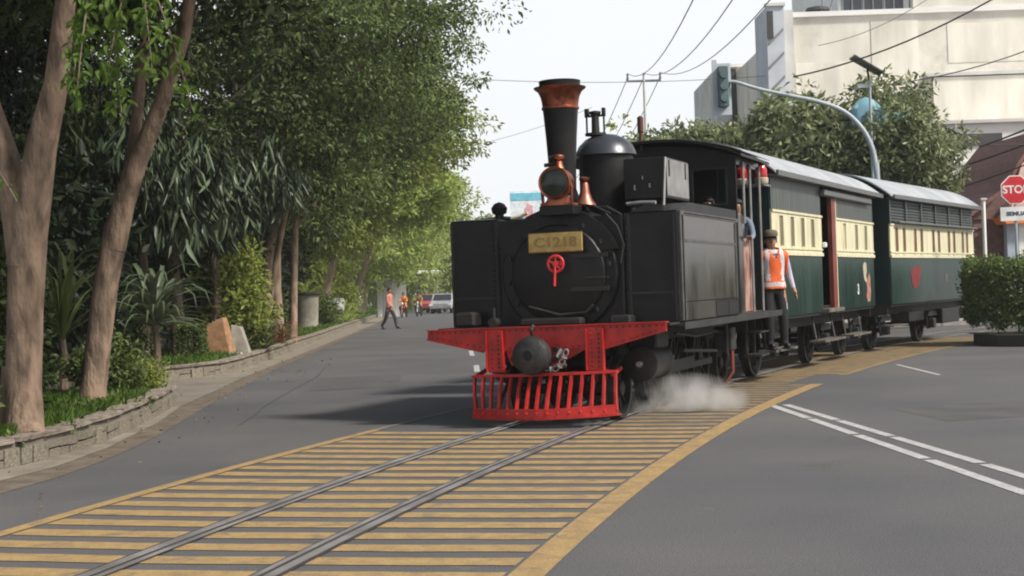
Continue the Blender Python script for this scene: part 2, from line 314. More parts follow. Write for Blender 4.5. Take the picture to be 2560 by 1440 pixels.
def bush(name, loc, r, mat, label, cat='shrub', group=None, n=60, per=40, L=.12, seed=3, crad=.2, droop=.1, wr=.45, stem=True, box=None):
    rg = np.random.default_rng(seed); root = empty(name, loc, label=label, cat=cat, group=group)
    if box is not None:
        cs = (rg.random((n, 3))-.5)*np.array(box); ax = rg.integers(0, 5, n)
        for i, a in enumerate(ax):
            if a == 0: cs[i, 0] = box[0]/2
            if a == 1: cs[i, 0] = -box[0]/2
            if a == 2: cs[i, 1] = -box[1]/2
            if a >= 3: cs[i, 2] = box[2]/2
        cs[:, 2] += box[2]/2
    else:
        cs = ell_points(n, (0, 0, r[2]), r, rg, .45); cs = cs[cs[:, 2] > .03]
    v, f = clump_leaves(cs, crad, per, L, droop, wr, .8, rg); rawmesh('foliage', v, f, mat, root)
    if stem:
        mb = MB()
        for k in range(5):
            q = cs[rg.integers(len(cs))]; mb.tube(bez((0, 0, 0), (q[0]*.3, q[1]*.3, q[2]*.6), q, 5), [.03, .025, .02, .014, .008], 5)
        mb.build('stem', m_bark2, root, smooth=True)
    return root
def blade_mesh(L, w, arch, up=.8, n=7):
    """arching strap leaf growing from origin along +x"""
    V = []; F = []
    for i in range(n):
        t = i/(n-1); ang = up*1.3-arch*t*t*1.6
        if i == 0: x, z = 0., 0.
        else: x += L/(n-1)*math.cos(ang); z += L/(n-1)*math.sin(ang)
        ww = w*.5*(.5+1.2*t if t < .3 else .86)*(1 if t < .55 else max(.03, (1-t)/.45))
        V += [(x, -ww, z+ww*.45), (x, 0, z), (x, ww, z+ww*.45)]
    for i in range(n-1):
        a = i*3; F += [(a, a+1, a+4, a+3), (a+1, a+2, a+5, a+4)]
    return V, F
BL = {}
def blades(key, L, w, arch, up, mat):
    if key not in BL:
        V, F = blade_mesh(L, w, arch, up); me = bpy.data.meshes.new('leaf'); me.from_pydata(V, [], F); me.materials.append(mat)
        me.polygons.foreach_set('use_smooth', [True]*len(me.polygons)); BL[key] = me
    return BL[key]
def strap_plant(name, loc, label, mat, key, n=34, L=1.3, w=.07, cat='plant', group=None, seed=1, parts=True, trunk=.0, upr=(.1, 1.)):
    rg = random.Random(seed); root = empty(name, loc, label=label, cat=cat, group=group)
    mes = [blades(f'{key}{i}', L*(.75+.15*i), w, .5+.35*i, upr[0]+(upr[1]-upr[0])*i/3, mat) for i in range(4)]
    if trunk:
        MB().tube([(0, 0, 0), (.03, 0, trunk*.5), (0, 0, trunk)], [.09, .07, .06], 8).build('stem', m_bark2, root, smooth=True)
    if parts:
        for i in range(n):
            ref(mes[rg.randrange(4)], 'leaf', root, (0, 0, trunk+rg.uniform(-.1, .05) if trunk else .02), (rg.uniform(-.2, .2), rg.uniform(-.3, .2), rg.uniform(0, 6.28)), (rg.uniform(.75, 1.15),)*3)
    else:
        V = []; F = []; nv = 0
        for i in range(n):
            me = mes[rg.randrange(4)]; M4 = Matrix.Translation((0, 0, trunk+.02)) @ Matrix.Rotation(rg.uniform(0, 6.28), 4, 'Z') @ Matrix.Rotation(rg.uniform(-.3, .2), 4, 'Y') @ Matrix.Scale(rg.uniform(.7, 1.15), 4)
            vs = [tuple(M4 @ v.co) for v in me.vertices]; V += vs; F += [tuple(i2+nv for i2 in p.vertices) for p in me.polygons]; nv += len(vs)
        rawmesh('foliage', np.array(V), np.array(F), mat, root)
    return root

# ------------------------------------------------------------------ track geometry (arc through the junction)
AX, ATH, AK = -2.09, R(12.1), .01163
def arc(s, off=0.):
    h = ATH+AK*s; x = AX+(-math.cos(h)+math.cos(ATH))/AK; y = 7+(math.sin(h)-math.sin(ATH))/AK
    return (x+off*math.cos(h), y-off*math.sin(h))
def arc_strip(name, s0, s1, o0, o1, z, mat, parent=None, n=None, h=0., **k):
    n = n or max(2, int((s1-s0)/.4)); mb = MB(); V = []; F = []
    for i in range(n+1):
        s = s0+(s1-s0)*i/n; a = arc(s, o0); b = arc(s, o1); V += [(a[0], a[1], z), (b[0], b[1], z)]
        if h: V += [(a[0], a[1], z-h), (b[0], b[1], z-h)]
    w = 4 if h else 2
    for i in range(n):
        a = i*w; b = a+w; F.append((a, a+1, b+1, b))
        if h: F += [(a, b, b+2, a+2), (a+1, a+3, b+3, b+1)]
    if h: F += [(0, 2, 3, 1), (n*w, n*w+1, n*w+3, n*w+2)]
    mb.add(V, F); o = mb.build(name, mat, parent, fixn=False, **k)
    if o.data.polygons[0].normal.z < 0: o.data.flip_normals()
    return o

# ------------------------------------------------------------------ ground, road and markings
sheet('road', [(-400, -60), (400, -60), (400, 700), (-400, 700)], 0, m_asph, kind='structure')
walk = empty('verge', kind='structure')
# wall lines of the two raised beds (road side of the wall face)
W1 = [(-5.35, 11.2), (-5.05, 12.5), (-4.79, 13.7), (-4.67, 14.1), (-4.6, 14.66), (-4.55, 15.38), (-4.54, 16.38), (-4.64, 17.85), (-4.8, 19.83), (-4.99, 21.52)]
W2 = [(-8.6, 27.7), (-6.95, 27.99), (-6.58, 28.41), (-6.19, 29.1), (-5.95, 30.04), (-5.92, 31.6), (-5.97, 33.28), (-6.17, 39.01), (-6.48, 44.81), (-6.76, 51.65), (-7.59, 67.96), (-8.46, 87.52), (-10.2, 120), (-14, 190)]
bed = MB()
def bedpoly(pts, z0, z1):
    n = len(pts); bed.add([(x, y, z1) for x, y in pts]+[(x, y, z0) for x, y in pts], [tuple(range(n))]+[(i, (i+1) % n, n+(i+1) % n, n+i) for i in range(n)])
bedpoly([(x-.12, y) for x, y in W1]+[(-5.2, 21.9), (-7.5, 24.2), (-12, 25.2), (-60, 25.3), (-60, 5), (-7.5, 5)], -.05, .215)
bedpoly([(x-.12, y+.05) for x, y in W2]+[(-80, 230), (-80, 27.4), (-12, 27.4)], -.05, .215)
bed.build('park_ground', m_soil, fixn=True, kind='structure')
DG = [(-5.2, 9.0), (-4.6, 10.6), (-4.16, 11.87), (-4.01, 12.76), (-3.94, 14.18), (-4.01, 16.55), (-4.21, 18.97), (-4.55, 23.1), (-4.75, 26.71), (-5.0, 30.4), (-5.2, 34.81), (-5.7, 47.22), (-7.0, 79.9), (-9.6, 120)]
GG = [(-6.3, 8.6), (-5.4, 10.3), (-4.75, 11.7), (-4.45, 12.72), (-4.28, 13.64), (-4.24, 15.29), (-4.44, 18.31), (-4.75, 20.9), (-5.0, 25.0), (-5.2, 28.5), (-5.45, 34.8), (-5.95, 47.2), (-7.3, 79.9), (-9.9, 120)]
back = [(-16, 120), (-16, 8)]
sheet('gutter_dirt', DG+back, .004, m_dirt, kind='structure')
sheet('gutter', GG+[(-16.2, 120), (-16.2, 8)], .008, m_gutter, kind='structure')
sheet('driveway', [(-4.76, 21.2), (-4.98, 25.2), (-5.2, 28.6), (-8, 27.9), (-18, 27.6), (-18, 25.0), (-7.2, 24.3), (-5.1, 21.9)], .012, m_asph2, kind='structure')
# yellow hatched crossing zone: every band is a part
zone = empty('yellow_crossing_markings', kind='structure')
HW = 1.97
arc_strip('edge_line', -7, 15.6, HW-.155, HW+.04, .006, m_yel, zone)
arc_strip('edge_line', 17.5, 32, HW-.12, HW+.03, .006, m_yel2, zone)
arc_strip('edge_line', -7, 9.0, -HW, -HW+.13, .006, m_yel, zone)
arc_strip('edge_line', 9.0, 14, -HW, -HW+.09, .006, M('grey_edge_line', (.17, .15, .12), .85), zone)  # left edge line runs on narrower and greyer here
s = -7.0; i = 0
while s < 31.5:
    m = m_yel if s < 9 else m_yel2
    lo = -HW+.15 if s < 8.75 else (.62 if s < 20 else -.5)
    hi = HW-.18 if s < 15.4 else (HW-.14 if s > 17.5 else HW-.5)
    w = .228 if s < 16 else .34
    mb = MB(); n = 14; V = []
    for k in range(n+1):
        o = lo+(hi-lo)*k/n; bow = .10*((o/HW)**2)*(1 if o < 0 else .35)
        jit = random.uniform(-.008, .008)
        a = arc(s+bow+jit, o); b = arc(s+w+bow+random.uniform(-.008, .008), o); V += [(a[0], a[1], .004), (b[0], b[1], .004)]
    mb.add(V, [(2*k, 2*k+2, 2*k+3, 2*k+1) for k in range(n)]); ob = mb.build('stripe', m, zone, fixn=False)
    if ob.data.polygons[0].normal.z < 0: ob.data.flip_normals()
    s += .42; i += 1
trk = empty('railway_track', kind='structure')
for sgn in (-1, 1):
    c = sgn*.5335
    arc_strip('rail_bed', -8, 75, c-(.06 if sgn < 0 else .125), c+(.125 if sgn < 0 else .06), .009, m_railgap, trk, kind='structure')
    arc_strip('rail', -8, 75, c-.03, c+.025, .014, m_rail, trk, h=.01, kind='structure')
    ig = c+.088 if sgn < 0 else c-.088
    arc_strip('guard_rail', -8, 75, ig-.016, ig+.016, .013, m_rail, trk, h=.009, kind='structure')
# white double line of the side road: every painted block is a part
lane = empty('white_lane_markings', kind='structure')
def dash(a, b, w=.11, name='line_segment'):
    a = Vector(a); b = Vector(b); d = (b-a).normalized(); nrm = Vector((-d.y, d.x))*w/2
    sheet(name, [a+nrm, b+nrm, b-nrm, a-nrm], .004, m_white, lane)
A0, A1 = Vector((3.06, 17.85)), Vector((3.42, 9.7)); dd = (A1-A0).normalized(); B0 = Vector((3.24, 17.85)); B1 = Vector((3.72, 10.4)); d2 = (B1-B0).normalized()
for p0, dr, cuts in ((A0, dd, [0, 1.95, 3.75, 5.85, 8.0, 10, 12]), (B0, d2, [0, 2.25, 4.05, 6.25, 8.3, 10.2])):
    for a, b in zip(cuts[:-1], cuts[1:]): dash(p0+dr*(a+.05), p0+dr*(b-.05), .105)
dash((6.5, 25.2), (6.36, 22.2), .07)
dash((-.70, 27.5), (-.78, 30), .11, 'dash'); dash((-.98, 34.5), (-1.1, 37.5), .11, 'dash'); dash((-1.35, 42), (-1.55, 45), .11, 'dash')

m_tar = M('tar_seam', (.035, .034, .035), .6, scale=9); m_patch = M('road_repair_asphalt', (.07, .069, .071), .85, scale=2, bump=.5, bscale=80, col2=(.095, .093, .092)); asphalt_detail(m_patch)
def wiggle(a, b, w, n, amp, seed, name, mat, z):
    rr = random.Random(seed); V = []; off = 0
    for k in range(n+1):
        t = k/n; off += rr.uniform(-amp, amp); x = a[0]+(b[0]-a[0])*t; y = a[1]+(b[1]-a[1])*t; d = math.hypot(b[0]-a[0], b[1]-a[1]); nx, ny = -(b[1]-a[1])/d, (b[0]-a[0])/d; ww = w*rr.uniform(.5, 1.2)
        V += [(x+nx*(off-ww), y+ny*(off-ww), z), (x+nx*(off+ww), y+ny*(off+ww), z)]
    mb = MB(); mb.add(V, [(2*k, 2*k+2, 2*k+3, 2*k+1) for k in range(n)]); o = mb.build(name, mat, None, fixn=False, kind='structure')
    if o.data.polygons[0].normal.z < 0: o.data.flip_normals()
wiggle((-2.9, 12.0), (-2.5, 12.4), .025, 14, .012, 1, 'road_crack', m_tar, .003);
wiggle((-3.3, 17.5), (-3.9, 31), .007, 90, .015, 4, 'road_crack', m_tar, .003); pass
sheet('road_patch', [(4.4, 15.1), (6.4, 15.6), (6.2, 17.3), (4.25, 16.9)], .002, m_patch, kind='structure'); sheet('road_patch', [(-3.3, 23.5), (-1.9, 23.8), (-2.1, 27.6), (-3.6, 27.2)], .002, m_patch, kind='structure')
rg = np.random.default_rng(21); n = 150; P = np.stack([rg.uniform(-4.9, -3.0, n), 10.5+rg.random(n)**1.2*26, np.full(n, .012)], 1); P[:, 0] += (P[:, 1] > 22)*-.9; P = P[P[:, 0] < -3.4-.02*P[:, 1]+rg.random(n)*.25]; D = rg.normal(size=P.shape); D[:, 2] = .08
v, f = leaf_geo(P, D, np.full(len(P), .035)*(.6+rg.random(len(P))), np.full(len(P), .03), fold=.3, rg=rg); rawmesh('leaf_litter', v, f, LEAF('dry_leaf', (.10, .06, .03), (.24, .17, .08), .1), kind='stuff')

# ------------------------------------------------------------------ retaining walls of single stones with coping
def poly_len(pts):
    d = [0.]
    for a, b in zip(pts[:-1], pts[1:]): d.append(d[-1]+math.hypot(b[0]-a[0], b[1]-a[1]))
    return d
def poly_at(pts, d, s):
    for i in range(len(d)-1):
        if s <= d[i+1] or i == len(d)-2:
            t = (s-d[i])/(d[i+1]-d[i]); a, b = pts[i], pts[i+1]; return (a[0]+(b[0]-a[0])*t, a[1]+(b[1]-a[1])*t, math.atan2(b[1]-a[1], b[0]-a[0]))
STN = []
for k in range(8):
    rr = random.Random(k); mb = MB(); mb.bbox(-.5, .5, -.5, .5, -.5, .5, .07)
    mb.v = [(x+rr.uniform(-.05, .05), y+rr.uniform(-.06, .06), z+rr.uniform(-.05, .05)) for x, y, z in mb.v]
    o = mb.build('stone_shape', m_stone if k % 3 else m_stone2); STN.append(o.data); bpy.data.objects.remove(o)
def stone_wall(pts, h, label, lim, sw, cw, side=1, tilt=0):
    root = empty('retaining_wall', (pts[0][0], pts[0][1], 0), label=label, cat='wall', group='low stone walls along the park edge')
    o = Vector((pts[0][0], pts[0][1], 0)); d = poly_len(pts); mb = MB()
    V = []; n = len(pts)
    for i, (x, y) in enumerate(pts):
        a = poly_at(pts, d, d[i]+.001 if i < n-1 else d[i]-.001)[2]; nx, ny = math.sin(a), -math.cos(a)  # towards the road
        V += [(x-o.x, y-o.y, 0), (x-o.x, y-o.y, h), (x-nx*.2-o.x, y-ny*.2-o.y, h), (x-nx*.2-o.x, y-ny*.2-o.y, 0)]
    mb.add(V, [(4*i+j, 4*i+4+j, 4*i+4+(j+1) % 4, 4*i+(j+1) % 4) for i in range(n-1) for j in range(4)]+[(0, 1, 2, 3), (4*n-4, 4*n-1, 4*n-2, 4*n-3)])
    mb.build('wall_core', m_mortar, root)
    s = 0.; rr = random.Random(len(pts))
    while s < min(d[-1], lim):
        w = rr.uniform(.7, 1.3)*sw
        if s+w > d[-1]: break
        x, y, a = poly_at(pts, d, s+w/2); hh = h-.06
        if rr.random() < .35:
            h1 = hh*rr.uniform(.4, .6)
            for z0, z1 in ((0, h1), (h1+.01, hh)): ref(STN[rr.randrange(8)], 'stone', root, (x-o.x+math.sin(a)*.01, y-o.y-math.cos(a)*.01, (z0+z1)/2), (0, 0, a), (w-.02, .1, z1-z0-.005))
        else: ref(STN[rr.randrange(8)], 'stone', root, (x-o.x+math.sin(a)*.01, y-o.y-math.cos(a)*.01, hh/2), (0, 0, a), (w-.02, .1+rr.uniform(0, .02), hh))
        s += w
    s = 0.
    cm = COP
    while s < min(d[-1], lim):
        w = cw*rr.uniform(.8, 1.25)
        if s+w > d[-1]+.1: break
        x, y, a = poly_at(pts, d, min(s+w/2, d[-1])); ref(cm[rr.randrange(3)], 'coping_stone', root, (x-o.x-math.sin(a)*.08, y-o.y+math.cos(a)*.08, h+.012+rr.uniform(-.006, .008)), (rr.uniform(-.02, .02), 0, a), (w-.012, .25, .045))
        s += w
    return root
COP = []
for k in range(3):
    rr = random.Random(k+50); mb = MB(); mb.bbox(-.5, .5, -.5, .5, -.5, .5, .08); mb.v = [(x+rr.uniform(-.02, .02), y+rr.uniform(-.07, .07), z+rr.uniform(-.07, .07)) for x, y, z in mb.v]
    o = mb.build('coping_shape', m_cop); COP.append(o.data); bpy.data.objects.remove(o)
stone_wall(W1+[(-5.3, 21.75)], .235, 'low stone retaining wall with coping along the lawn under the two big trunks', 40, .27, .62)
stone_wall(W2, .235, 'low stone wall curving away beside the road past the orange boulder', 52, .3, .8)

# grass on the beds
def inpoly(x, y, P):
    c = False; n = len(P)
    for i in range(n):
        x1, y1 = P[i]; x2, y2 = P[(i+1) % n]
        if (y1 > y) != (y2 > y) and x < (x2-x1)*(y-y1)/(y2-y1)+x1: c = not c
    return c
def grass(name, pts, width, n, L, seed, w=.012, kdens=1.):
    rg = np.random.default_rng(seed); d = poly_len(pts); P = []
    for i in range(n):
        s = (rg.random()**1.5)*d[-1]; x, y, a = poly_at(pts, d, s); q = .22+rg.random()**1.3*width; P.append((x-math.sin(a)*q, y+math.cos(a)*q, .21))
    P = np.array(P); D = rg.normal(size=(n, 3))*.45; D[:, 2] = 1; hL = L*(.4+rg.random(n))*(.6+.7*np.abs(np.sin(P[:, 0]*3)*np.cos(P[:, 1]*2)))
    v, f = leaf_geo(P, D, hL, np.full(n, w)*(1+P[:, 1]*.03), rg=rg); return rawmesh(name, v, f, l_grass, kind='stuff')
grass('grass', W1, 1.5, 36000, .13, 5, .016)
grass('grass', W2[1:], 2.6, 34000, .16, 6, .016)
v, f = clump_leaves(np.array([poly_at(W1, poly_len(W1), s)[:2]+(.24,) for s in np.random.default_rng(3).random(160)*poly_len(W1)[-1]])+np.random.default_rng(4).normal(size=(160, 3))*np.array([.25, .2, 0])+np.array([-.6, 0, 0]), .13, 26, .07, -.4, .5, .5)
rawmesh('ground_cover', v, f, l_mid, kind='stuff')

# ------------------------------------------------------------------ trees of the park edge
GT = 'street trees leaning over the road'
tree((-5.0, 14.8, .2), [([(-4.74, 14.42, .16), (-4.86, 14.62, .3), (-4.90, 14.75, .7), (-4.87, 14.8, 1.5), (-4.82, 14.8, 2.15), (-4.78, 14.8, 2.6)], [.155, .195, .18, .178, .19, .11]),
      ([(-4.86, 14.8, 1.9), (-4.92, 14.82, 2.4), (-5.05, 14.9, 3.0), (-5.35, 15.1, 3.8), (-5.9, 15.3, 5.2)], [.17, .16, .14, .12, .09]),
      ([(-4.86, 14.8, 1.9), (-4.78, 14.78, 2.4), (-4.62, 14.7, 3.1), (-4.42, 14.6, 3.7), (-4.2, 14.5, 5)], [.19, .19, .155, .12, .09]),
      ([(-5.08, 14.9, .15), (-4.98, 14.8, .45), (-4.95, 14.8, .9)], [.17, .2, .17]),
      ([(-4.70, 14.3, .17), (-4.80, 14.5, .30), (-4.88, 14.72, .7)], [.05, .09, .13])],
     [((-5.2, 15.4, 6.6), (3.2, 2.8, 2.4)), ((-3.4, 13.6, 6.9), (4.0, 3.4, 1.7))], l_dark, m_bark, 'nearest thick tree forking into two limbs at the left edge of the photo', GT, 240, 50, .17, .5, .3, 11, limbs=10, low=4.2)  # second crown lobe is widened over the road, unseen, to shade the trunks
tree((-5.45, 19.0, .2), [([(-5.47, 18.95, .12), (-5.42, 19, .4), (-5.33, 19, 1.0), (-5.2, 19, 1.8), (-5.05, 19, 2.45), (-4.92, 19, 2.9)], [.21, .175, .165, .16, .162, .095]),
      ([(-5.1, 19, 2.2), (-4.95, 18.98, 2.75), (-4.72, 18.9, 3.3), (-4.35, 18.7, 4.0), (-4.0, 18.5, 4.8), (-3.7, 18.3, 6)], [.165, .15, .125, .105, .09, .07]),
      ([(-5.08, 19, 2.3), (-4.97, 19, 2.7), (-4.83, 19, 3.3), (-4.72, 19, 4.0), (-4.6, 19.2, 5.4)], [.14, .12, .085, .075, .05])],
     [((-4.6, 19.6, 7.2), (3.0, 2.8, 2.4)), ((-3.4, 18.0, 8.2), (4.2, 3.6, 1.9))], l_dark, m_bark, 'second leaning tree with a slim trunk forking above head height', GT, 240, 50, .17, .5, .3, 12, limbs=10, low=4.9)  # this crown also spreads out of view, enlarged for the shade it casts
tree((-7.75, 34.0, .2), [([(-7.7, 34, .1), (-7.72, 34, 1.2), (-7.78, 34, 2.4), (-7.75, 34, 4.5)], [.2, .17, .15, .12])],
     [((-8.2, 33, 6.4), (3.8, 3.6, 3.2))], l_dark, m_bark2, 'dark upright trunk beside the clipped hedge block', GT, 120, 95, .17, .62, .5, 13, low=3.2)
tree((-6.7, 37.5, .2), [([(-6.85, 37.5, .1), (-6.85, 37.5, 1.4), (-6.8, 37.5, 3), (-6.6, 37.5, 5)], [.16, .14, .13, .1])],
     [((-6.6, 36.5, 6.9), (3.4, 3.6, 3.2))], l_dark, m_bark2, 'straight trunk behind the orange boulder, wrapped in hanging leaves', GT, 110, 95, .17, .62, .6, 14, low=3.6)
tree((-6.75, 39.5, .2), [([(-6.85, 39.5, .1), (-6.6, 39.5, 1.3), (-6.45, 39.5, 2.4), (-6.1, 39.5, 4.3)], [.24, .2, .17, .13]), ([(-6.7, 39.5, .1), (-6.5, 39.5, 1.4), (-6.2, 39.4, 2.7), (-5.9, 39.3, 4)], [.12, .1, .08, .07])],
     [((-5.7, 38.5, 6.6), (2.6, 3.4, 3.0)), ((-4.3, 38, 9.1), (3.7, 3.6, 2.9))], l_mid, m_bark4, 'pair of pale leaning trunks behind the shrubs left of the concrete planter', GT, 140, 135, .16, .8, .4, 15, low=4.2, flat=.5)
tree((-6.5, 42.5, .2), [([(-6.75, 42.5, .1), (-6.78, 42.5, 1.8), (-6.7, 42.5, 4)], [.2, .16, .13]), ([(-6.5, 43.5, .1), (-6.42, 43.5, 1.5), (-6.3, 43.5, 3.6)], [.14, .11, .09])],
     [((-6.1, 44.0, 6.4), (2.8, 4, 2.9)), ((-4.7, 44, 8.7), (3.8, 3.6, 2.9))], l_mid, m_bark4, 'twin trunks just left of the concrete planter', GT, 140, 135, .16, .8, .4, 16, low=3.9, flat=.5)
tree((-9.3, 54, .2), [([(-9.3, 54, .1), (-9.1, 54, 2), (-8.4, 54, 4.2)], [.2, .16, .12])],
     [((-7.9, 54, 6.0), (2.8, 4, 3.2)), ((-5.0, 54, 8.3), (3.3, 4, 2.5))], l_mid, m_bark2, 'tree bulging over the road behind the concrete planter', GT, 230, 100, .2, .9, .3, 17, flat=.5, low=3.4)
tree((-8.6, 66, .2), [([(-8.5, 66, .1), (-8.2, 66, 2), (-7.6, 66, 4.2)], [.2, .16, .12])],
     [((-8.0, 66, 5.8), (2.9, 5, 3.2)), ((-4.9, 66, 8.7), (3.4, 4, 2.6))], l_lite, m_bark3, 'tall light green tree further up the road, hanging over the asphalt', GT, 230, 90, .25, .95, .3, 18, flat=.5, low=3.6)
tree((-9.0, 79, .2), [([(-8.8, 79, .1), (-8.2, 79, 2), (-7.5, 79, 4), (-6.8, 79, 5)], [.22, .18, .13, .1]), ([(-9.3, 79, .1), (-8.9, 79, 1.5), (-8.3, 79, 3.6), (-7.6, 79, 5)], [.16, .14, .12, .1]), ([(-9.8, 79, .1), (-9.8, 79, 1.8), (-9.2, 79, 4)], [.15, .13, .1])],
     [((-4.5, 78, 6.8), (3.1, 4, 1.9)), ((-6.9, 78, 6.6), (3.1, 4, 2.0))], l_yel, m_bark3, 'yellow-green spreading tree with pale crossed stems beyond the pedestrian', GT, 240, 50, .26, .6, .2, 19, shell=.2)
tree((-10.2, 98, .2), [([(-10, 98, .1), (-9.6, 98, 2.2), (-9, 98, 4.5)], [.22, .18, .13])], [((-8.2, 98, 5.6), (4.2, 4, 3.6))], l_yel, m_bark3, 'sunlit pale tree behind the yellow-green one', GT, 260, 45, .34, .8, .2, 20)
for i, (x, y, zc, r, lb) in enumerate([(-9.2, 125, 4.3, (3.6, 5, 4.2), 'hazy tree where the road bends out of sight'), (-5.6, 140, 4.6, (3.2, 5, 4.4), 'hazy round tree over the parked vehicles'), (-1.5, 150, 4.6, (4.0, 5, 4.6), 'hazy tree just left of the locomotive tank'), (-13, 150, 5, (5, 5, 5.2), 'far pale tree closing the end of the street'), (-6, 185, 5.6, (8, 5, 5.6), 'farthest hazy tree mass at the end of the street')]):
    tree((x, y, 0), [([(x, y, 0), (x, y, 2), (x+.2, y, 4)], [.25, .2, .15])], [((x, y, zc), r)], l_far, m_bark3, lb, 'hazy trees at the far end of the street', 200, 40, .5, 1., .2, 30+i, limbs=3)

# drooping broad-leaved branches (individual long leaves) between the trunks
def droop_tree(loc, c, r, n, L, label, seed, mat, per=16):
    rg = np.random.default_rng(seed); root = empty('drooping_tree', loc, label=label, cat='tree', group='trees with long hanging leaves')
    cs = ell_points(n, c, r, rg, .35); P = np.repeat(cs, per, 0)+rg.normal(size=(len(cs)*per, 3))*np.array([.16, .16, .1]); D = rg.normal(size=P.shape)*.42; D[:, 2] = -1
    Ls = L*(.6+.7*rg.random(len(P))); v, f = leaf_geo(P-np.array(loc), D, Ls, Ls*.16, rg=rg); rawmesh('crown', v, f, mat, root)
    mb = MB(); o = Vector(loc); mb.tube([(0, 0, 0), (.1, 0, 1.5), (0, 0, c[2]-loc[2])], [.14, .11, .07], 8)
    for k in range(14): q = Vector(cs[rg.integers(len(cs))].tolist())-o; mb.tube(bez((0, 0, c[2]-loc[2]-.8), (q.x*.5, q.y*.5, q.z+.7), q, 6), [.05, .04, .03, .02, .015, .01], 5)
    mb.build('trunk', m_bark2, root, smooth=True)
droop_tree((-7.9, 31.5, .2), (-7.2, 30.3, 4.1), (1.5, 1.3, 1.35), 120, .55, 'drooping long-leaved tree hanging behind the second leaning trunk', 41, l_blue)
droop_tree((-7.2, 35.6, .2), (-6.15, 33.6, 4.1), (1.45, 1.2, 1.2), 120, .5, 'long-leaved tree with strap leaves hanging over the orange boulder', 42, l_blue)
droop_tree((-9.6, 31, .2), (-9.2, 31, 4.6), (1.9, 1.5, 2), 130, .5, 'dark drooping tree deep in the park behind the trunks', 43, l_dark)

# hanging sprays of the nearest tree with single leaves
def spray(name, p0, p1, n, L, seed, label, mat=l_spray, tw=3):
    rg = random.Random(seed); root = empty(name, p0, label=label, cat='branch', group='low sprays of light leaves in front of the dark crowns')
    a = Vector(p0); b = Vector(p1); mb = MB(); tips = []
    for t in range(tw):
        q = b+Vector((rg.uniform(-.35, .35), rg.uniform(-.3, .3), rg.uniform(-.1, .3))); pts = bez((0, 0, 0), (q-a)*.5+Vector((0, 0, .25)), q-a, 9); mb.tube(pts, [.012]*3+[.008]*3+[.004]*3, 5); tips.append(pts)
    mb.build('twig', m_bark2, root)
    mes = []
    for k in range(3):
        w = L*.42; V = [(0, 0, 0), (L*.3, w*.5, .012), (L*.7, w*.42, .01), (L, 0, -.02*k), (L*.7, -w*.42, .01), (L*.3, -w*.5, .012), (L*.35, 0, -.006), (L*.7, 0, -.006)]
        me = bpy.data.meshes.new('leaf'); me.from_pydata(V, [], [(0, 6, 1), (1, 6, 7, 2), (2, 7, 3), (0, 5, 6), (5, 4, 7, 6), (4, 3, 7)]); me.materials.append(mat); mes.append(me)
    for i in range(n):
        pts = tips[i % tw]; t = rg.uniform(.25, 1)*(len(pts)-1); k = min(int(t), len(pts)-2); p = pts[k].lerp(pts[k+1], t-k)
        ref(mes[rg.randrange(3)], 'leaf', root, p+Vector((rg.uniform(-.07, .07), rg.uniform(-.07, .07), rg.uniform(-.06, .04))), (rg.uniform(-.6, .6), rg.uniform(.2, 1.25), rg.uniform(0, 6.28)), (rg.uniform(.7, 1.2),)*3)
spray('leafy_branch', (-3.1, 11.4, 4.2), (-2.98, 10.9, 2.98), 230, .10, 1, 'bright leafy branch hanging in front of the first fork')
spray('leafy_branch', (-2.75, 11.2, 4.1), (-2.66, 10.8, 3.0), 170, .10, 2, 'sunlit leaf spray drooping between the two big trunks')
spray('leafy_branch', (-4.3, 11.6, 2.75), (-3.72, 10.9, 2.35), 26, .09, 3, 'small bright leaf tuft poking in at the left edge')

# understorey
GP = 'strap-leaved plants under the trees'
strap_plant('strap_leaf_plant', (-6.75, 27.9, .2), 'dark drooping strap-leaved clump right of the second trunk', l_blue, 'pa', 95, 1.55, .10, group=GP, seed=1, trunk=.9, upr=(.3, 1.05))
strap_plant('strap_leaf_plant', (-6.9, 22.6, .2), 'spiky strap-leaved clump between the first and second trunks', l_mid, 'pb', 40, 1.9, .06, group=GP, seed=2, trunk=.8, upr=(.6, 1.3))
strap_plant('strap_leaf_plant', (-6.15, 36.3, .2), 'grey-green strap-leaved plant behind the boulders', l_blue, 'pc', 60, 1.1, .07, group=GP, seed=3, parts=False, upr=(.3, 1.1))
strap_plant('strap_leaf_plant', (-6.35, 40.3, .2), 'plant with reddish blades in the bed before the concrete planter', l_red, 'pd', 46, .9, .06, group=GP, seed=4, parts=False, upr=(.4, 1.2))
strap_plant('strap_leaf_plant', (-6.5, 37.9, .2), 'green bladed plant left of the reddish one', l_mid, 'pe', 60, 1.1, .06, group=GP, seed=5, parts=False, upr=(.4, 1.2))
strap_plant('strap_leaf_plant', (-8.3, 66, .2), 'light strap-leaved plant behind the concrete planter', l_lite, 'pf', 60, 1.5, .1, group=GP, seed=6, parts=False, upr=(.4, 1.2))
strap_plant('strap_leaf_plant', (-8.1, 72, .2), 'yellow-green bladed plant beside the far crossed stems', l_yel, 'pg', 50, 1.5, .1, group=GP, seed=7, parts=False, upr=(.4, 1.2))
GB = 'shrubs under the trees'
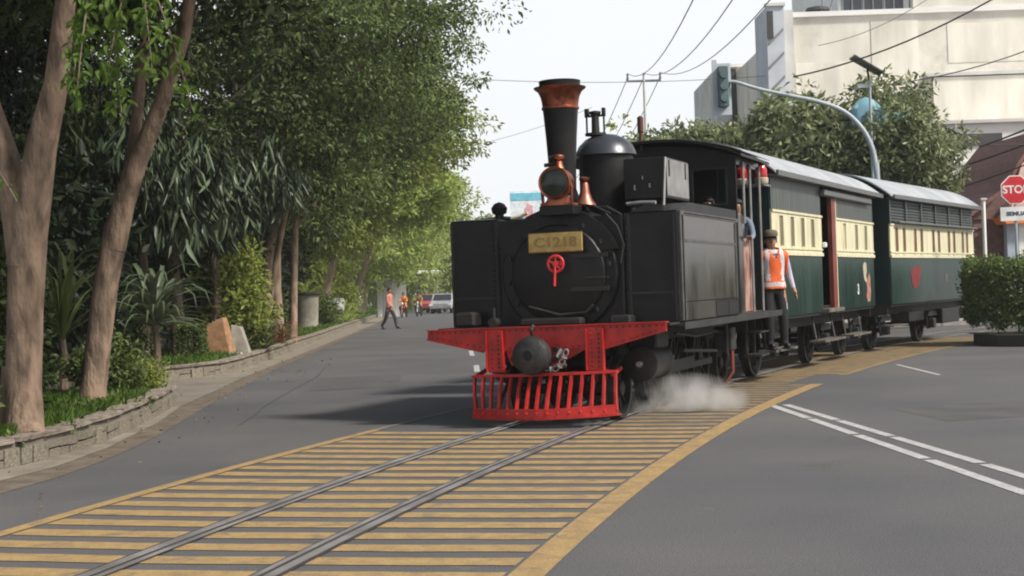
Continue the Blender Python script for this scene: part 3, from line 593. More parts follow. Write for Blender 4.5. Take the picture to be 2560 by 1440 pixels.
for i, (x, y, r, m, lb, n, L) in enumerate([
    (-5.95, 16.6, (.7, .6, .5), l_dark, 'dark broad-leaved shrub at the foot of the nearest trunk', 90, .11),
    (-5.35, 14.0, (.35, .3, .42), l_mid, 'small leafy shrub at the left edge by the nearest trunk', 50, .09),
    (-5.75, 20.8, (.5, .5, .40), l_mid, 'green shrub right of the second trunk', 110, .09),
    (-5.45, 21.2, (.38, .35, .22), l_lite, 'low light green shrub at the corner of the near wall', 70, .07),
    (-6.9, 18.6, (1.1, .9, 1.0), l_dark, 'dark shrub behind the two near trunks', 120, .12),
    (-8.4, 31.5, (.8, .7, .6), l_dark, 'low dark shrub left of the dark trunk', 90, .11),
    (-6.8, 36.2, (.9, .8, 1.5), l_lite, 'tall glossy shrub behind the hedge block', 120, .17),
    (-7.6, 37.2, (1.4, 1.0, 2.0), l_dark, 'dark shrub backing the boulders', 150, .16),
    (-7.75, 43.6, (.85, 1.0, 1.3), l_mid, 'round shrub between the twin trunks and the planter', 130, .13),
    (-8.5, 50.5, (.8, .8, .8), l_mid, 'shrub left of the concrete planter', 90, .12),
    (-10.3, 60, (1.2, 1.2, 1.6), l_mid, 'leafy shrub close behind the left side of the planter', 120, .16),
    (-7.9, 63, (.6, .7, .7), l_mid, 'small dark green shrub right of the planter', 80, .12),
    (-9.2, 76, (1.5, 1.3, 1.9), l_lite, 'light shrub at the foot of the crossed stems', 120, .2),
    (-10.5, 84, (1.6, 1.3, 2.6), l_mid, 'green shrub behind the crossed stems', 130, .22)]):
    bush('shrub', (x, y, .2), r, m, lb, group=GB, n=n, per=44, L=L, seed=60+i, crad=.2 if y < 30 else .3)
bush('hedge_block', (-7.18, 33.0, .2), (0, 0, 0), l_mid, 'small clipped square hedge between a dark trunk and the orange boulder', 'hedge', n=210, per=50, L=.06, seed=80, crad=.07, box=(.5, .55, .72))
# deep park foliage: one uncountable mass behind the nameable trees
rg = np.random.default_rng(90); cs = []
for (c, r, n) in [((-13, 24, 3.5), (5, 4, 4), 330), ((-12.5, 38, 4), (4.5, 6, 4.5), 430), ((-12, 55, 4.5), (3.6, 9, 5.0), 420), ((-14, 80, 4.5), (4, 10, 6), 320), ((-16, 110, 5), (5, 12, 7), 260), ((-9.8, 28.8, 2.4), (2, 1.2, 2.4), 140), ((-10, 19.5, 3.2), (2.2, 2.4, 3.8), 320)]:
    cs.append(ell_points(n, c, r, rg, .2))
cs = np.concatenate(cs); v, f = clump_leaves(cs, .9, 60, .34, .3, .45, .8, rg); rawmesh('park_foliage', v, f, l_deep, kind='stuff')
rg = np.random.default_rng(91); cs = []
for (c, r, n) in [((-8.9, 17.2, 3.4), (1.5, 1.5, 3.4), 200), ((-9.6, 33.5, 3.6), (2.2, 1.5, 3.8), 260), ((-8.8, 46, 3.2), (1.6, 2.5, 3.4), 230), ((-11, 15, 8.2), (7, 7, 1.6), 420), ((-14, 21, 7), (3, 5, 4), 300), ((-9, 12.5, 6.2), (2, 2, 3), 200), ((-12, 30, 8), (3, 3, 2.5), 250), ((-8.6, 22.5, 6.2), (2, 2, 2), 220), ((-12, 28, 9), (7, 8, 1.8), 420)]: cs.append(ell_points(n, c, r, rg, .2))  # the high flat clumps are canopy added out of view to block skylight
cs = np.concatenate(cs); v, f = clump_leaves(cs, .6, 60, .2, .3, .45, .8, rg); rawmesh('park_foliage', v, f, l_deep, kind='stuff')

# ------------------------------------------------------------------ boulders, planter, small signs on the park edge
b = empty('boulder', (-6.72, 33.9, .2), label='orange-brown sandstone boulder with a flat leaning face on the lawn edge', cat='rock', group='boulders on the lawn edge')
mb = MB(); mb.add([(-.33, -.2, 0), (.30, -.30, .0), (.36, .2, 0), (-.30, .3, 0), (-.34, -.12, .72), (.10, -.12, .92), (.16, .1, .90), (-.28, .2, .72)], [(0, 3, 2, 1), (4, 5, 6, 7), (0, 1, 5, 4), (1, 2, 6, 5), (2, 3, 7, 6), (3, 0, 4, 7)]); o = mb.build('rock', m_orst, b, bevel=.03)
b = empty('boulder', (-6.33, 34.5, .2), label='grey boulder leaning just right of the orange one', cat='rock', group='boulders on the lawn edge')
mb = MB(); mb.add([(-.25, -.2, 0), (.22, -.16, .0), (.2, .2, 0), (-.2, .3, 0), (-.24, -.1, .72), (-.02, -.06, .68), (.02, .1, .66), (-.2, .15, .7)], [(0, 3, 2, 1), (4, 5, 6, 7), (0, 1, 5, 4), (1, 2, 6, 5), (2, 3, 7, 6), (3, 0, 4, 7)]); mb.build('rock', m_grst, b, bevel=.02)
for i, (x, y, r) in enumerate([(-6.38, 33.5, .085), (-6.26, 33.7, .08), (-6.22, 33.35, .055)]):
    mb = MB(); mb.sphere((0, 0, r*.6), (r*1.2, r, r*.75), 8, 6); o = mb.build('pebble', M('pale_pebble', (.3, .32, .34), .8), None, loc=(x, y, .21), label=['largest pale rounded stone at the foot of the orange boulder', 'pale rounded stone beside the largest one, under the grey boulder', 'smallest pale stone in front of the boulders'][i], cat='stone', group='pale stones at the boulders')
p = empty('gate_pillar', (-7.75, 35.0, .2), label='short weathered pillar stub between the dark trunk and the hedge block', cat='pillar'); MB().bbox(-.13, .13, -.13, .13, 0, .82, .02).build('shaft', m_grst, p); MB().bbox(-.16, .16, -.16, .16, .82, .88, .02).build('cap', m_cop, p)
pl = empty('planter', (-8.42, 60.5, .2), label='large round concrete planter with a dark flared rim', cat='planter')
MB().lathe([(.42, 0), (.5, .04), (.47, .12), (.46, .3), (.50, 1.15), (.52, 1.38), (.47, 1.40), (.44, 1.2)], n=28).build('bowl', m_conc, pl, smooth=True)
MB().lathe([(.53, 1.375), (.64, 1.42), (.66, 1.5), (.60, 1.52), (.56, 1.45)], n=28, caps=False).build('rim', m_concd, pl, smooth=True)
MB().lathe([(.01, 1.34), (.46, 1.34), (.46, 1.30), (.01, 1.3)], n=20).build('soil', m_soil, pl)
strap_plant('planter_plant', (-8.42, 60.5, 1.5), 'yellow-green bladed plant growing in the concrete planter', l_yel, 'pp', 60, 1.0, .06, group=None, seed=9, parts=False, upr=(.3, 1.2))
b = empty('garden_sign', (-7.7, 64.5, .2), label='small white board on legs beside the planter', cat='sign'); MB().box(-.36, .36, -.01, .01, .72, 1.22).build('board', m_signw, b); [MB().tube([(x, .02, 0), (x, .02, .9)], .02, 6).build('leg', m_grey, b) for x in (-.28, .28)]

# ------------------------------------------------------------------ steam locomotive (local x to its left side, y rearwards, z up)
LO = empty('steam_locomotive', (0.41, 16.16, 0), R(-21), label='black tank steam locomotive with a copper-capped chimney and a red cowcatcher', cat='locomotive')
CX = -.02
def PS(fs, name, mat, **k):
    return [P_(f, name, mat, **k) for f in fs]
def P_(f, name, mat, **k):
    mb = MB(); f(mb); return mb.build(name, mat, LO, **k)
# tanks: front wall, sides, sloped top; panels separated by real seams and cover strips
P_(lambda b: b.bbox(-1.35, -.74, .45, 3.9, 1.08, 2.30, .012), 'side_tank', m_blk, label='tank on the shaded side')
P_(lambda b: b.bbox(.73, 1.34, .45, 3.45, 1.08, 2.30, .012), 'side_tank', m_blk)
P_(lambda b: b.box(-.739, .729, .458, 3.9, 1.08, 2.285), 'boiler_casing', m_blk)
P_(lambda b: (b.prism([(.45, 2.303), (1.05, 2.41), (3.45, 2.41), (3.45, 2.303)], .80, 1.335, 'yz')), 'tank_top', m_blk)
P_(lambda b: (b.prism([(.45, 2.303), (.75, 2.33), (3.9, 2.33), (3.9, 2.303)], -1.345, -.8, 'yz')), 'tank_top', m_blk)
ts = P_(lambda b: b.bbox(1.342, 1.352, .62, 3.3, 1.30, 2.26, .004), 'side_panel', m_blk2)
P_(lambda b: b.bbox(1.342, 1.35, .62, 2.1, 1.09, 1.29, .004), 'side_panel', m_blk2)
def strips(b):
    b.box(1.353, 1.362, .64, 3.25, 1.96, 1.99); b.box(1.353, 1.362, .62, .66, 1.1, 2.27); b.box(1.353, 1.362, 3.24, 3.28, 1.3, 2.24); b.box(1.343, 1.364, .5, 3.42, 2.255, 2.30)
    b.box(1.30, 1.36, .50, .56, 1.1, 2.28)
P_(strips, 'cover_strip', M('worn_edge_paint', (.035, .035, .036), .45, scale=6, col2=(.09, .09, .092)))
P_(lambda b: (b.box(1.343, 1.346, 2.15, 3.3, 1.1, 1.27), b.box(1.343, 1.352, 2.8, 2.86, 1.1, 1.27)), 'side_opening', m_hole)
for x in (-1.33, -.78, .71, .79, 1.30): P_(lambda b: b.box(x-.012, x+.012, .436, .449, 1.1, 2.28), 'angle_strip', m_blkm)
for x in (-1.34, .74): P_(lambda b: b.box(x, x+.59, .439, .449, 1.40, 1.425), 'angle_strip', m_blkm)
rv = MB()
for x in (-1.29, -.82, .77, 1.26):
    for k in range(20): rv.sphere((x, .434, 1.14+k*.058), .011, 6, 4)
for k in range(28): rv.sphere((-.55+k*.041, .434, 2.25), .009, 6, 4)
for k in range(40): rv.sphere((1.364, .66+k*.066, 2.275), .010, 6, 4)
rv.build('rivet', m_blk, LO, smooth=True, kind='stuff')
# filler cap and hatch lids on the shaded tank
P_(lambda b: b.lathe([(.06, 2.32), (.05, 2.38), (.085, 2.40), (.095, 2.46), (.06, 2.51), (.01, 2.53)], (-.93, .95, 0), 16), 'filler_cap', m_blk, smooth=True)
P_(lambda b: b.lathe([(.30, 2.28), (.30, 2.325), (.25, 2.36), (.01, 2.385)], (-1.04, 1.3, 0), 20), 'tank_lid', m_blk, smooth=True)
P_(lambda b: (b.tube([(-.62, .52, 2.31), (-.5, .52, 2.33), (-.42, .52, 2.36)], .02, 6)), 'lever', m_cream)
# smokebox with door, hinges, dog bolts
P_(lambda b: b.lathe([(.665, .385), (.68, .40), (.68, .52), (.66, .54)], (CX, 0, 1.66), 44, 'y'), 'smokebox', m_blk, smooth=True)
P_(lambda b: b.prism([(CX+.74*math.cos(a), 1.66+.74*math.sin(a)) for a in [R(20+14*i) for i in range(11)]]+[(CX-.6, 1.9), (CX+.6, 1.9)], .36, .9), 'smokebox_saddle', m_blk)
dr = P_(lambda b: b.lathe([(.535, .345), (.55, .36), (.55, .385)], (CX, 0, 1.66), 44, 'y'), 'smokebox_door', m_blk, smooth=True)
mb = MB(); mb.lathe([(.01, .29), (.25, .30), (.45, .325), (.535, .345)], (CX, 0, 1.66), 44, 'y', caps=False); mb.build('door_dish', m_blk, dr, smooth=True)
for z in (1.48, 1.85): MB().box(CX+.1, CX+.60, .30, .318, z-.025, z+.025).build('hinge_strap', m_blkm, dr)
for k in range(14):
    a = R(k*360/14+8); MB().bbox(CX+.60*math.cos(a)-.018, CX+.60*math.cos(a)+.018, .35, .385, 1.66+.60*math.sin(a)-.025, 1.66+.60*math.sin(a)+.025, .005).build('dog_bolt', m_blkm, dr)
hw = MB(); hw.torus((.025, .155, 1.765), .088, .016, 'y', 22, 6); [hw.tube([(.025, .155, 1.765), (.025+.085*math.cos(a), .155, 1.765+.085*math.sin(a))], .012, 6) for a in (R(20), R(90), R(160), R(250), R(310))]
hw.lathe([(.03, .13), (.035, .16), (.03, .30)], (.025, 0, 1.765), 12, 'y'); hw.tube([(.025, .14, 1.765), (-.0+.012, .13, 1.52)], .014, 6); hw.build('door_handwheel', m_red2, LO, smooth=True)
pl = P_(lambda b: b.bbox(-.295, .342, .165, .185, 1.893, 2.112, .012), 'number_plate', m_brass)
text_mesh('C1218', .15, m_brassd, 'numeral', pl, (.025, .158, 2.0), (R(90), 0, 0), .003, 1.25, .004)
P_(lambda b: [b.tube([(x, .18, 2.0), (x, .40, 2.0)], .012, 6) for x in (-.2, .27)], 'plate_stud', m_blkm)
P_(lambda b: b.tube([(.56, .36, 2.30), (.68, .37, 2.16), (.74, .41, 1.95), (.70, .38, 1.75)], .010, 6), 'hand_rail', m_blkm, smooth=True)
P_(lambda b: (b.tube([(.32, .26, 1.60), (.6, .25, 1.6)], .010, 6), b.tube([(-.35, .28, 1.30), (0, .28, 1.20), (.32, .28, 1.22), (.4, .28, 1.3)], .018, 6)), 'steam_pipe', m_grease, smooth=True)
# foot plate details above the beam
def deck(b):
    b.box(-1.36, 1.33, .03, .46, 1.06, 1.085); b.bbox(-1.2, -.95, .12, .36, 1.086, 1.26, .03); b.tube([(-.72, .14, 1.09), (-.72, .14, 1.30)], .02, 8); b.bbox(-.42, .30, .14, .30, 1.086, 1.17, .02); b.bbox(.62, .86, .15, .36, 1.086, 1.18, .02)
    b.lathe([(.05, .02), (.05, .16)], (-.7, 0, 1.14), 10, 'y')
P_(deck, 'front_deck', m_blkm)
# buffer beam with flange, gussets and rivets
P_(lambda b: b.prism([(-1.475, .975), (-1.468, 1.062), (1.30, 1.094), (1.30, 1.02), (.60, .835), (-.80, .822)], -.012, .012), 'buffer_beam', m_red)
P_(lambda b: (b.prism([(-1.475, 1.063), (-1.475, 1.073), (1.305, 1.105), (1.305, 1.095)], -.05, .09), b.prism([(-1.49, .962), (-1.475, .972), (-.80, .82), (-.8, .808)], -.035, .02), b.prism([(1.305, 1.007), (1.30, 1.018), (.60, .833), (.60, .82)], -.035, .02)), 'beam_flange', m_red)
P_(lambda b: (b.prism([(-.55, .822), (-.48, .66), (.02, .64), (.40, .832)], .02, .03)), 'coupling_plate', m_red)
for x in (-.65, .51): P_(lambda b: (b.box(x-.085, x+.085, -.045, -.013, .60, 1.062), b.box(x-.10, x-.085, -.075, .0, .60, 1.05), b.box(x+.085, x+.10, -.075, .0, .60, 1.05), b.box(x-.09, x+.09, -.02, .14, .585, .60)), 'beam_bracket', m_red)
rv = MB()
for x in (-.69, -.61, .47, .55):
    for k in range(9): rv.sphere((x, -.05, .64+k*.05), .013, 6, 4)
for k in range(38):
    x = -1.42+k*.0725
    if abs(x+.65) > .12 and abs(x-.51) > .12: rv.sphere((x, -.016, 1.035+(x+1.4)*.011), .012, 6, 4)
    if -.5 < x < .4: rv.sphere((x, -.016, .86), .012, 6, 4)
    if x < -.8: rv.sphere((x, -.016, .99-(x+1.42)*.2), .011, 6, 4)
    if x > .66: rv.sphere((x, -.016, 1.04-(1.30-x)*.262), .011, 6, 4)
rv.build('rivet', M('dark_red_rivet', (.20, .01, .008), .5), LO, smooth=True, kind='stuff')
# central buffing coupler, hook and chain
P_(lambda b: b.lathe([(.07, -.43), (.15, -.42), (.20, -.38), (.215, -.30), (.19, -.2), (.12, -.12), (.10, -.01)], (-.12, 0, .78), 20, 'y'), 'buffer', m_grease, smooth=True)
P_(lambda b: b.lathe([(.055, -.445), (.06, -.435), (.055, -.39)], (-.12, 0, .79), 14, 'y'), 'buffer_slot', m_hole)
for pts, r_, nm in (([(-.12, -.28, 1.0), (-.12, -.3, 1.05), (-.12, -.24, 1.10)], .02, 'coupling_pin'), ([(-.30, -.05, .80), (-.38, -.18, .74), (-.30, -.28, .68)], .04, 'coupling_hook'), ([(.06, -.05, .84), (.15, -.16, .82), (.14, -.22, .75), (.07, -.2, .73)], .032, 'coupling_hook'), ([(.2, -.1, .66), (0, -.2, .64), (-.2, -.2, .65)], .03, 'safety_bar')): P_(lambda b: b.tube(pts, r_, 8), nm, m_grease, smooth=True)
ch = empty('chain', (0, 0, 0)); ch.parent = LO
pc = [(.235, .80), (.215, .752), (.19, .705), (.16, .66), (.115, .632), (.062, .625), (.01, .64)]
for i, (x, z) in enumerate(pc):
    mb = MB(); mb.torus((0, 0, 0), .028, .0085, 'y' if i % 2 == 0 else 'x', 12, 6); a = math.atan2(pc[min(i+1, 6)][1]-pc[max(i-1, 0)][1], pc[min(i+1, 6)][0]-pc[max(i-1, 0)][0])
    mb.build('link', m_grey, ch, smooth=True, loc=(x, -.22, z), rot=(0, -a, 0)).scale = (1.35, 1, 1)
# cowcatcher
def bowl(x, top): return -(.10 if top else .30)*max(0, 1-(abs(x+.09)/.86)**2)-.06
xs = [-.90+i*.1165 for i in range(15)]
for i, x in enumerate(xs):
    top = (x, bowl(x, True), .55+.02*(x+.9)); bot = (x*.99-.0, bowl(x, False), .19)
    mid = (x, (top[1]+bot[1])/2-.015, .38)
    mb = MB(); V = []
    for p, w in ((top, .013), (mid, .012), (bot, .014)): V += [(p[0]-w, p[1], p[2]), (p[0]+w, p[1], p[2]), (p[0]+w, p[1]+.055, p[2]), (p[0]-w, p[1]+.055, p[2])]
    mb.add(V, [(4*k+j, 4*k+(j+1) % 4, 4*k+4+(j+1) % 4, 4*k+4+j) for k in range(2) for j in range(4)]+[(0, 3, 2, 1), (8, 9, 10, 11)]); mb.build('bar', m_red, LO)
def catcher(z0, z1, t, d, name, sag=0):
    mb = MB(); V = []; n = 14
    for k in range(n+1):
        x = -.925+k*1.675/n; y = bowl(x, t); zz = .02*(x+.9)+sag*(1-abs(x+.09)/.9)+random.uniform(-.003, .003); V += [(x, y-.012, z0+zz), (x, y-.012, z1+zz), (x, y+d, z1+zz), (x, y+d, z0+zz)]
    mb.add(V, [(4*k+j, 4*k+4+j, 4*k+4+(j+1) % 4, 4*k+(j+1) % 4) for k in range(n) for j in range(4)]+[(0, 1, 2, 3), (4*n, 4*n+3, 4*n+2, 4*n+1)]); mb.build(name, m_red, LO)
catcher(.535, .565, True, .07, 'top_rail'); catcher(.095, .20, False, .03, 'bottom_plate', -.01); catcher(.082, .094, False, .12, 'bottom_lip', -.01)
rv = MB(); [rv.sphere((x, bowl(x, False)-.016, .145+.02*(x+.9)), .012, 6, 4) for x in [-.88+.1165*i for i in range(15)]]; rv.build('rivet', m_red2, LO, smooth=True, kind='stuff')
for x in (-.88, .70): P_(lambda b: b.tube([(x, -.05, .55), (x, .25, .60)], .025, 6), 'stay', m_red)
P_(lambda b: [b.tube([(x, .55, .75), (x, -.12, .2)], .022, 6) for x in (-.6, -.1, .42)], 'brace', m_blkm)
# wheels, frames and motion
def wheel(x, y, r, par, spokes=10, mat=m_blkm, w=.06):
    sg = 1 if x > 0 else -1
    t = MB().lathe([(r-.05, -w), (r+.018, -w), (r+.018, -w+.025), (r, -w+.03), (r-.004, w), (r-.05, w), (r-.05, -w)], (0, 0, 0), 32, 'x', caps=False).build('wheel', mat, par, smooth=True, loc=(x, y, r+.02), rot=(0, 0, 0 if sg > 0 else math.pi))
    mb = MB(); mb.lathe([(.10*r/.4, -w*.6), (.10*r/.4, w*.9), (.05, w*1.1)], (0, 0, 0), 16, 'x')
    for k in range(spokes): a = 2*math.pi*k/spokes; mb.tube([(0, .08*math.cos(a), .08*math.sin(a)), (0, (r-.03)*math.cos(a), (r-.03)*math.sin(a))], .018, 5)
    mb.build('spoke', mat, t)
    return t
for sx in (-.55, .55):
    wheel(sx, .62, .34, LO)
    for y in (1.9, 3.1, 4.3): wheel(sx, y, .46, LO, 12)
    wheel(sx, 5.5, .34, LO)
P_(lambda b: [b.box(x-.015, x+.015, .2, 6.0, .45, 1.05) for x in (-.42, .42)], 'main_frame', m_blkm)
for y, z in ((.62, .36), (1.9, .48), (3.1, .48), (4.3, .48), (5.5, .36)): P_(lambda b: b.tube([(-.6, y, z), (.6, y, z)], .06, 8), 'axle', m_blkm)
P_(lambda b: (b.box(-.62, .62, .45, 5.9, .82, 1.04)), 'ash_pan', m_blkm)
for sx in (-.80, .80): P_(lambda b: (b.lathe([(.15, .66), (.2, .68), (.2, .74), (.185, .76), (.185, 1.32), (.2, 1.34), (.2, 1.40), (.1, 1.42)], (sx, 0, .62), 22, 'y'), b.bbox(sx-.17, sx+.17, .78, 1.3, .78, 1.02, .02)), 'cylinder', m_blkm, smooth=True)
for sx in (-.80, .80): P_(lambda b: (b.lathe([(.03, .60), (.045, .62), (.045, .66)], (sx, 0, .62), 12, 'y')), 'cylinder_cover', M('dull_steel', (.3, .3, .29), .4, .8), smooth=True)
P_(lambda b: (b.box(.70, .73, 1.8, 4.4, .42, .50), b.tube([(.78, 1.4, .62), (.78, 2.2, .62)], .025, 8), b.box(.76, .79, 2.1, 3.2, .50, .58)), 'coupling_rod', m_grease)
P_(lambda b: (b.tube([(1.0, 1.5, .93), (1.02, 2.4, .86), (1.02, 3.4, .88), (1.0, 4.3, .80)], .02, 6), b.tube([(.95, 2.0, .7), (.98, 3.6, .62)], .022, 6), b.tube([(1.1, 3.7, 1.0), (1.08, 3.8, .55), (1.0, 4.0, .40)], .02, 6)), 'pipe', m_grease, smooth=True)
P_(lambda b: (b.bbox(.9, 1.15, 3.8, 4.05, .6, .92, .02)), 'injector', m_grease)
P_(lambda b: b.tube([(1.02, 4.35, .75), (1.02, 4.35, .30), (.9, 4.3, .12)], .028, 6), 'water_hose', m_door, smooth=True)
# running board
P_(lambda b: (b.box(.735, 1.37, .47, 6.1, 1.035, 1.075), b.box(1.371, 1.385, .47, 6.1, 1.0, 1.08)), 'running_board', m_grease)
P_(lambda b: b.box(-1.37, -.745, .47, 6.1, 1.035, 1.075), 'running_board', m_grease)
# chimney
P_(lambda b: b.lathe([(.30, 2.36), (.26, 2.42), (.19, 2.50), (.152, 2.62), (.158, 2.9), (.175, 3.2), (.195, 3.46), (.203, 3.54)], (-.05, .72, 0), 36, caps=False), 'chimney', m_blk, smooth=True)
P_(lambda b: b.lathe([(.205, 3.525), (.215, 3.53), (.215, 3.55), (.205, 3.56), (.208, 3.6), (.222, 3.67), (.25, 3.73), (.295, 3.765), (.298, 3.778), (.24, 3.785)], (-.05, .72, 0), 36, caps=False), 'chimney_cap', m_cop2, smooth=True)
P_(lambda b: b.lathe([(.235, 3.786), (.235, 3.835), (.24, 3.85), (.215, 3.85), (.2, 3.78), (.16, 3.4)], (-.05, .72, 0), 36, caps=False), 'chimney_rim', m_blk, smooth=True)
# headlamp with bracket
hl = P_(lambda b: (b.lathe([(.165, .12), (.182, .13), (.182, .16), (.165, .18), (.165, .34), (.12, .40), (.02, .42)], (.05, 0, 2.655), 28, 'y')), 'headlamp', m_copd, smooth=True)
MB().lathe([(.158, .118), (.178, .106), (.183, .125), (.165, .14)], (.05, 0, 2.655), 28, 'y', caps=False).build('lens_ring', m_cop2, hl, smooth=True)
MB().lathe([(.002, .098), (.09, .104), (.162, .122)], (.05, 0, 2.655), 28, 'y', caps=False).build('lens', m_glassd, hl, smooth=True)
MB().lathe([(.07, 2.815), (.055, 2.85), (.045, 2.9), (.07, 2.92), (.075, 2.95), (.06, 2.97), (.01, 2.98)], (.06, .26, 0), 16).build('lamp_chimney', m_cop2, hl, smooth=True)
MB().tube([(.02, .24, 2.87), (-.09, .22, 2.86)], .022, 8).tube([(.02, .24, 2.93), (-.04, .24, 2.95)], .018, 8).build('vent_knob', m_blkm, hl, smooth=True)
P_(lambda b: (b.box(-.13, .24, .15, .36, 2.41, 2.435), b.tube([(-.11, .2, 2.42), (-.12, .2, 2.6), (-.10, .2, 2.72)], .018, 6), b.tube([(.22, .2, 2.42), (.23, .2, 2.6), (.20, .2, 2.72)], .018, 6)), 'lamp_bracket', m_copd)
P_(lambda b: b.box(-.05, .16, .17, .34, 2.436, 2.50), 'lamp_base', m_copd)
P_(lambda b: b.bbox(-.14, .26, .14, .42, 2.3, 2.408, .01), 'lamp_plinth', m_blk)
bl = P_(lambda b: b.lathe([(.125, 2.41), (.12, 2.43), (.085, 2.48), (.058, 2.56), (.046, 2.65), (.03, 2.69)], (.24, .62, 0), 24), 'bell', M('rosy_copper', (.27, .11, .08), .45, .8, scale=6, col2=(.45, .22, .17)), smooth=True)
MB().lathe([(.055, 2.69), (.06, 2.70), (.06, 2.73), (.02, 2.74)], (.24, .62, 0), 18).build('bell_crown', m_cop2, bl, smooth=True)
P_(lambda b: (b.tube([(.35, .5, 2.40), (.55, .45, 2.38), (.72, .45, 2.28)], .010, 6), b.tube([(.16, .5, 2.43), (.40, .42, 2.40), (.60, .4, 2.30)], .010, 6)), 'hand_rail', m_grease)
# dome with safety valve
P_(lambda b: b.lathe([(.42, 2.28), (.39, 2.34), (.345, 2.40), (.335, 2.5), (.335, 3.08), (.33, 3.10)], (.03, 2.15, 0), 36, caps=False), 'dome', m_blk, smooth=True)
P_(lambda b: b.lathe([(.37, 3.095), (.378, 3.10), (.37, 3.13), (.33, 3.22), (.25, 3.30), (.14, 3.35), (.02, 3.37)], (.03, 2.15, 0), 36), 'dome_cap', m_dome, smooth=True)
P_(lambda b: (b.lathe([(.13, 3.345), (.13, 3.375), (.05, 3.38), (.045, 3.60), (.07, 3.61), (.07, 3.64), (.02, 3.65)], (-.06, 2.05, 0), 16), b.tube([(-.17, 2.05, 3.36), (-.17, 2.05, 3.60)], .012, 6), b.tube([(.05, 2.05, 3.36), (.05, 2.05, 3.60)], .012, 6), b.box(-.19, .07, 2.03, 2.07, 3.575, 3.60), b.bbox(-.19, -.14, 2.02, 2.08, 3.60, 3.68, .006), b.bbox(.03, .07, 2.02, 2.08, 3.60, 3.68, .006)), 'safety_valve', m_blkm, smooth=True)
# tool box on the visible tank
bx = P_(lambda b: b.bbox(.50, 1.0, 1.30, 2.38, 2.49, 2.97, .012), 'tool_box', m_blk)
MB().bbox(1.002, 1.010, 1.34, 2.34, 2.52, 2.95, .004).build('box_side', m_grey, bx); MB().box(1.011, 1.02, 1.40, 1.43, 2.75, 2.94).box(1.011, 1.02, 2.15, 2.18, 2.75, 2.94).build('hinge', m_blkm, bx)
MB().box(.62, .635, 1.285, 1.299, 2.6, 2.66).box(.80, .815, 1.285, 1.299, 2.62, 2.67).box(.72, .73, 1.285, 1.299, 2.72, 2.76).build('latch', m_grey, bx)
P_(lambda b: [b.box(x, x+.05, y, y+.05, 2.41, 2.49) for x in (.55, .9) for y in (1.4, 2.2)], 'box_foot', m_blkm)
P_(lambda b: (b.tube([(.55, 1.2, 2.44), (.72, 1.22, 2.45), (.9, 1.2, 2.44)], .022, 8), b.tube([(1.06, .95, 2.38), (1.03, 1.2, 2.95)], .016, 6)), 'pipe', m_grey)
# cab
Y0, Y1, XC = 4.6, 6.12, 1.1
def cabfront(b):
    hx0, hx1, hz0, hz1 = .50, .95, 2.58, 3.04
    b.box(-XC, hx0, Y0, Y0+.03, 1.08, 3.3); b.box(hx1, XC, Y0, Y0+.03, 1.08, 3.22); b.box(hx0, hx1, Y0, Y0+.03, 1.08, hz0); b.box(hx0, hx1, Y0, Y0+.03, hz1, 3.3)
    b.prism([(-XC, 3.2), (-.9, 3.27), (-.5, 3.37), (0, 3.41), (.5, 3.37), (.9, 3.27), (XC, 3.2)], Y0+.031, Y0+.05)
P_(cabfront, 'cab_front', m_blk)
P_(lambda b: (b.box(.47, .499, Y0-.012, Y0-.001, 2.55, 3.07), b.box(.951, .98, Y0-.012, Y0-.001, 2.55, 3.07), b.box(.4992, .9508, Y0-.012, Y0-.001, 2.55, 2.579), b.box(.4992, .9508, Y0-.012, Y0-.001, 3.041, 3.07)), 'window_frame', m_blkm)
P_(lambda b: b.box(-XC, -XC+.03, Y0+.05, Y1, 1.08, 3.22), 'cab_side', m_blk)
P_(lambda b: (b.box(XC-.03, XC, Y0+.05, Y0+.34, 1.08, 2.42), b.box(XC-.03, XC, Y0+.05, Y1, 3.10, 3.2)), 'cab_side', m_blk2)
P_(lambda b: (b.box(-XC, XC, Y1-.04, Y1, 1.08, 2.2), b.box(-XC, .5, Y1-.04, Y1, 2.201, 3.25)), 'cab_back', m_blkm)
P_(lambda b: b.box(-XC, XC, Y0, Y1+.1, 1.04, 1.078), 'cab_floor', m_step)
P_(lambda b: b.bbox(1.04, 1.08, Y0+.45, Y0+.95, 1.08, 2.1, .01), 'door_panel', M('rusty_pink_panel', (.22, .08, .06), .6, scale=5, col2=(.38, .25, .2)))
for y in (Y0+.36, Y0+.80, Y1-.07): P_(lambda b: b.tube([(XC+.02, y, 1.05 if y > Y0+.5 else 2.3), (XC+.02, y, 3.15)], .02, 8), 'hand_rail', m_grey, smooth=True)
P_(lambda b: (b.box(1.0, 1.25, 5.2, 5.75, .45, .48), b.box(1.02, 1.05, 5.2, 5.23, .48, 1.04), b.box(1.02, 1.05, 5.72, 5.75, .48, 1.04), b.box(1.0, 1.25, 5.2, 5.75, .78, .80)), 'cab_step', m_grease)
def arch(b, xh, ze, zp, y0, y1, th, n=20):
    V = []
    for i in range(n+1):
        t = -1+2*i/n; x = xh*t; z = ze+(zp-ze)*(1-abs(t)**2.3); V += [(x, y0, z), (x, y1, z), (x, y1, z-th), (x, y0, z-th)]
    b.add(V, [(4*i+j, 4*i+4+j, 4*i+4+(j+1) % 4, 4*i+(j+1) % 4) for i in range(n) for j in range(4)]+[(0, 1, 2, 3), (4*n, 4*n+3, 4*n+2, 4*n+1)])
P_(lambda b: arch(b, 1.24, 3.22, 3.47, Y0-.28, Y1+.12, .035), 'cab_roof', m_blk, smooth=True)
P_(lambda b: arch(b, 1.245, 3.255, 3.475, Y0-.27, Y1+.13, .010), 'roof_sheet', m_gutter2, smooth=True)
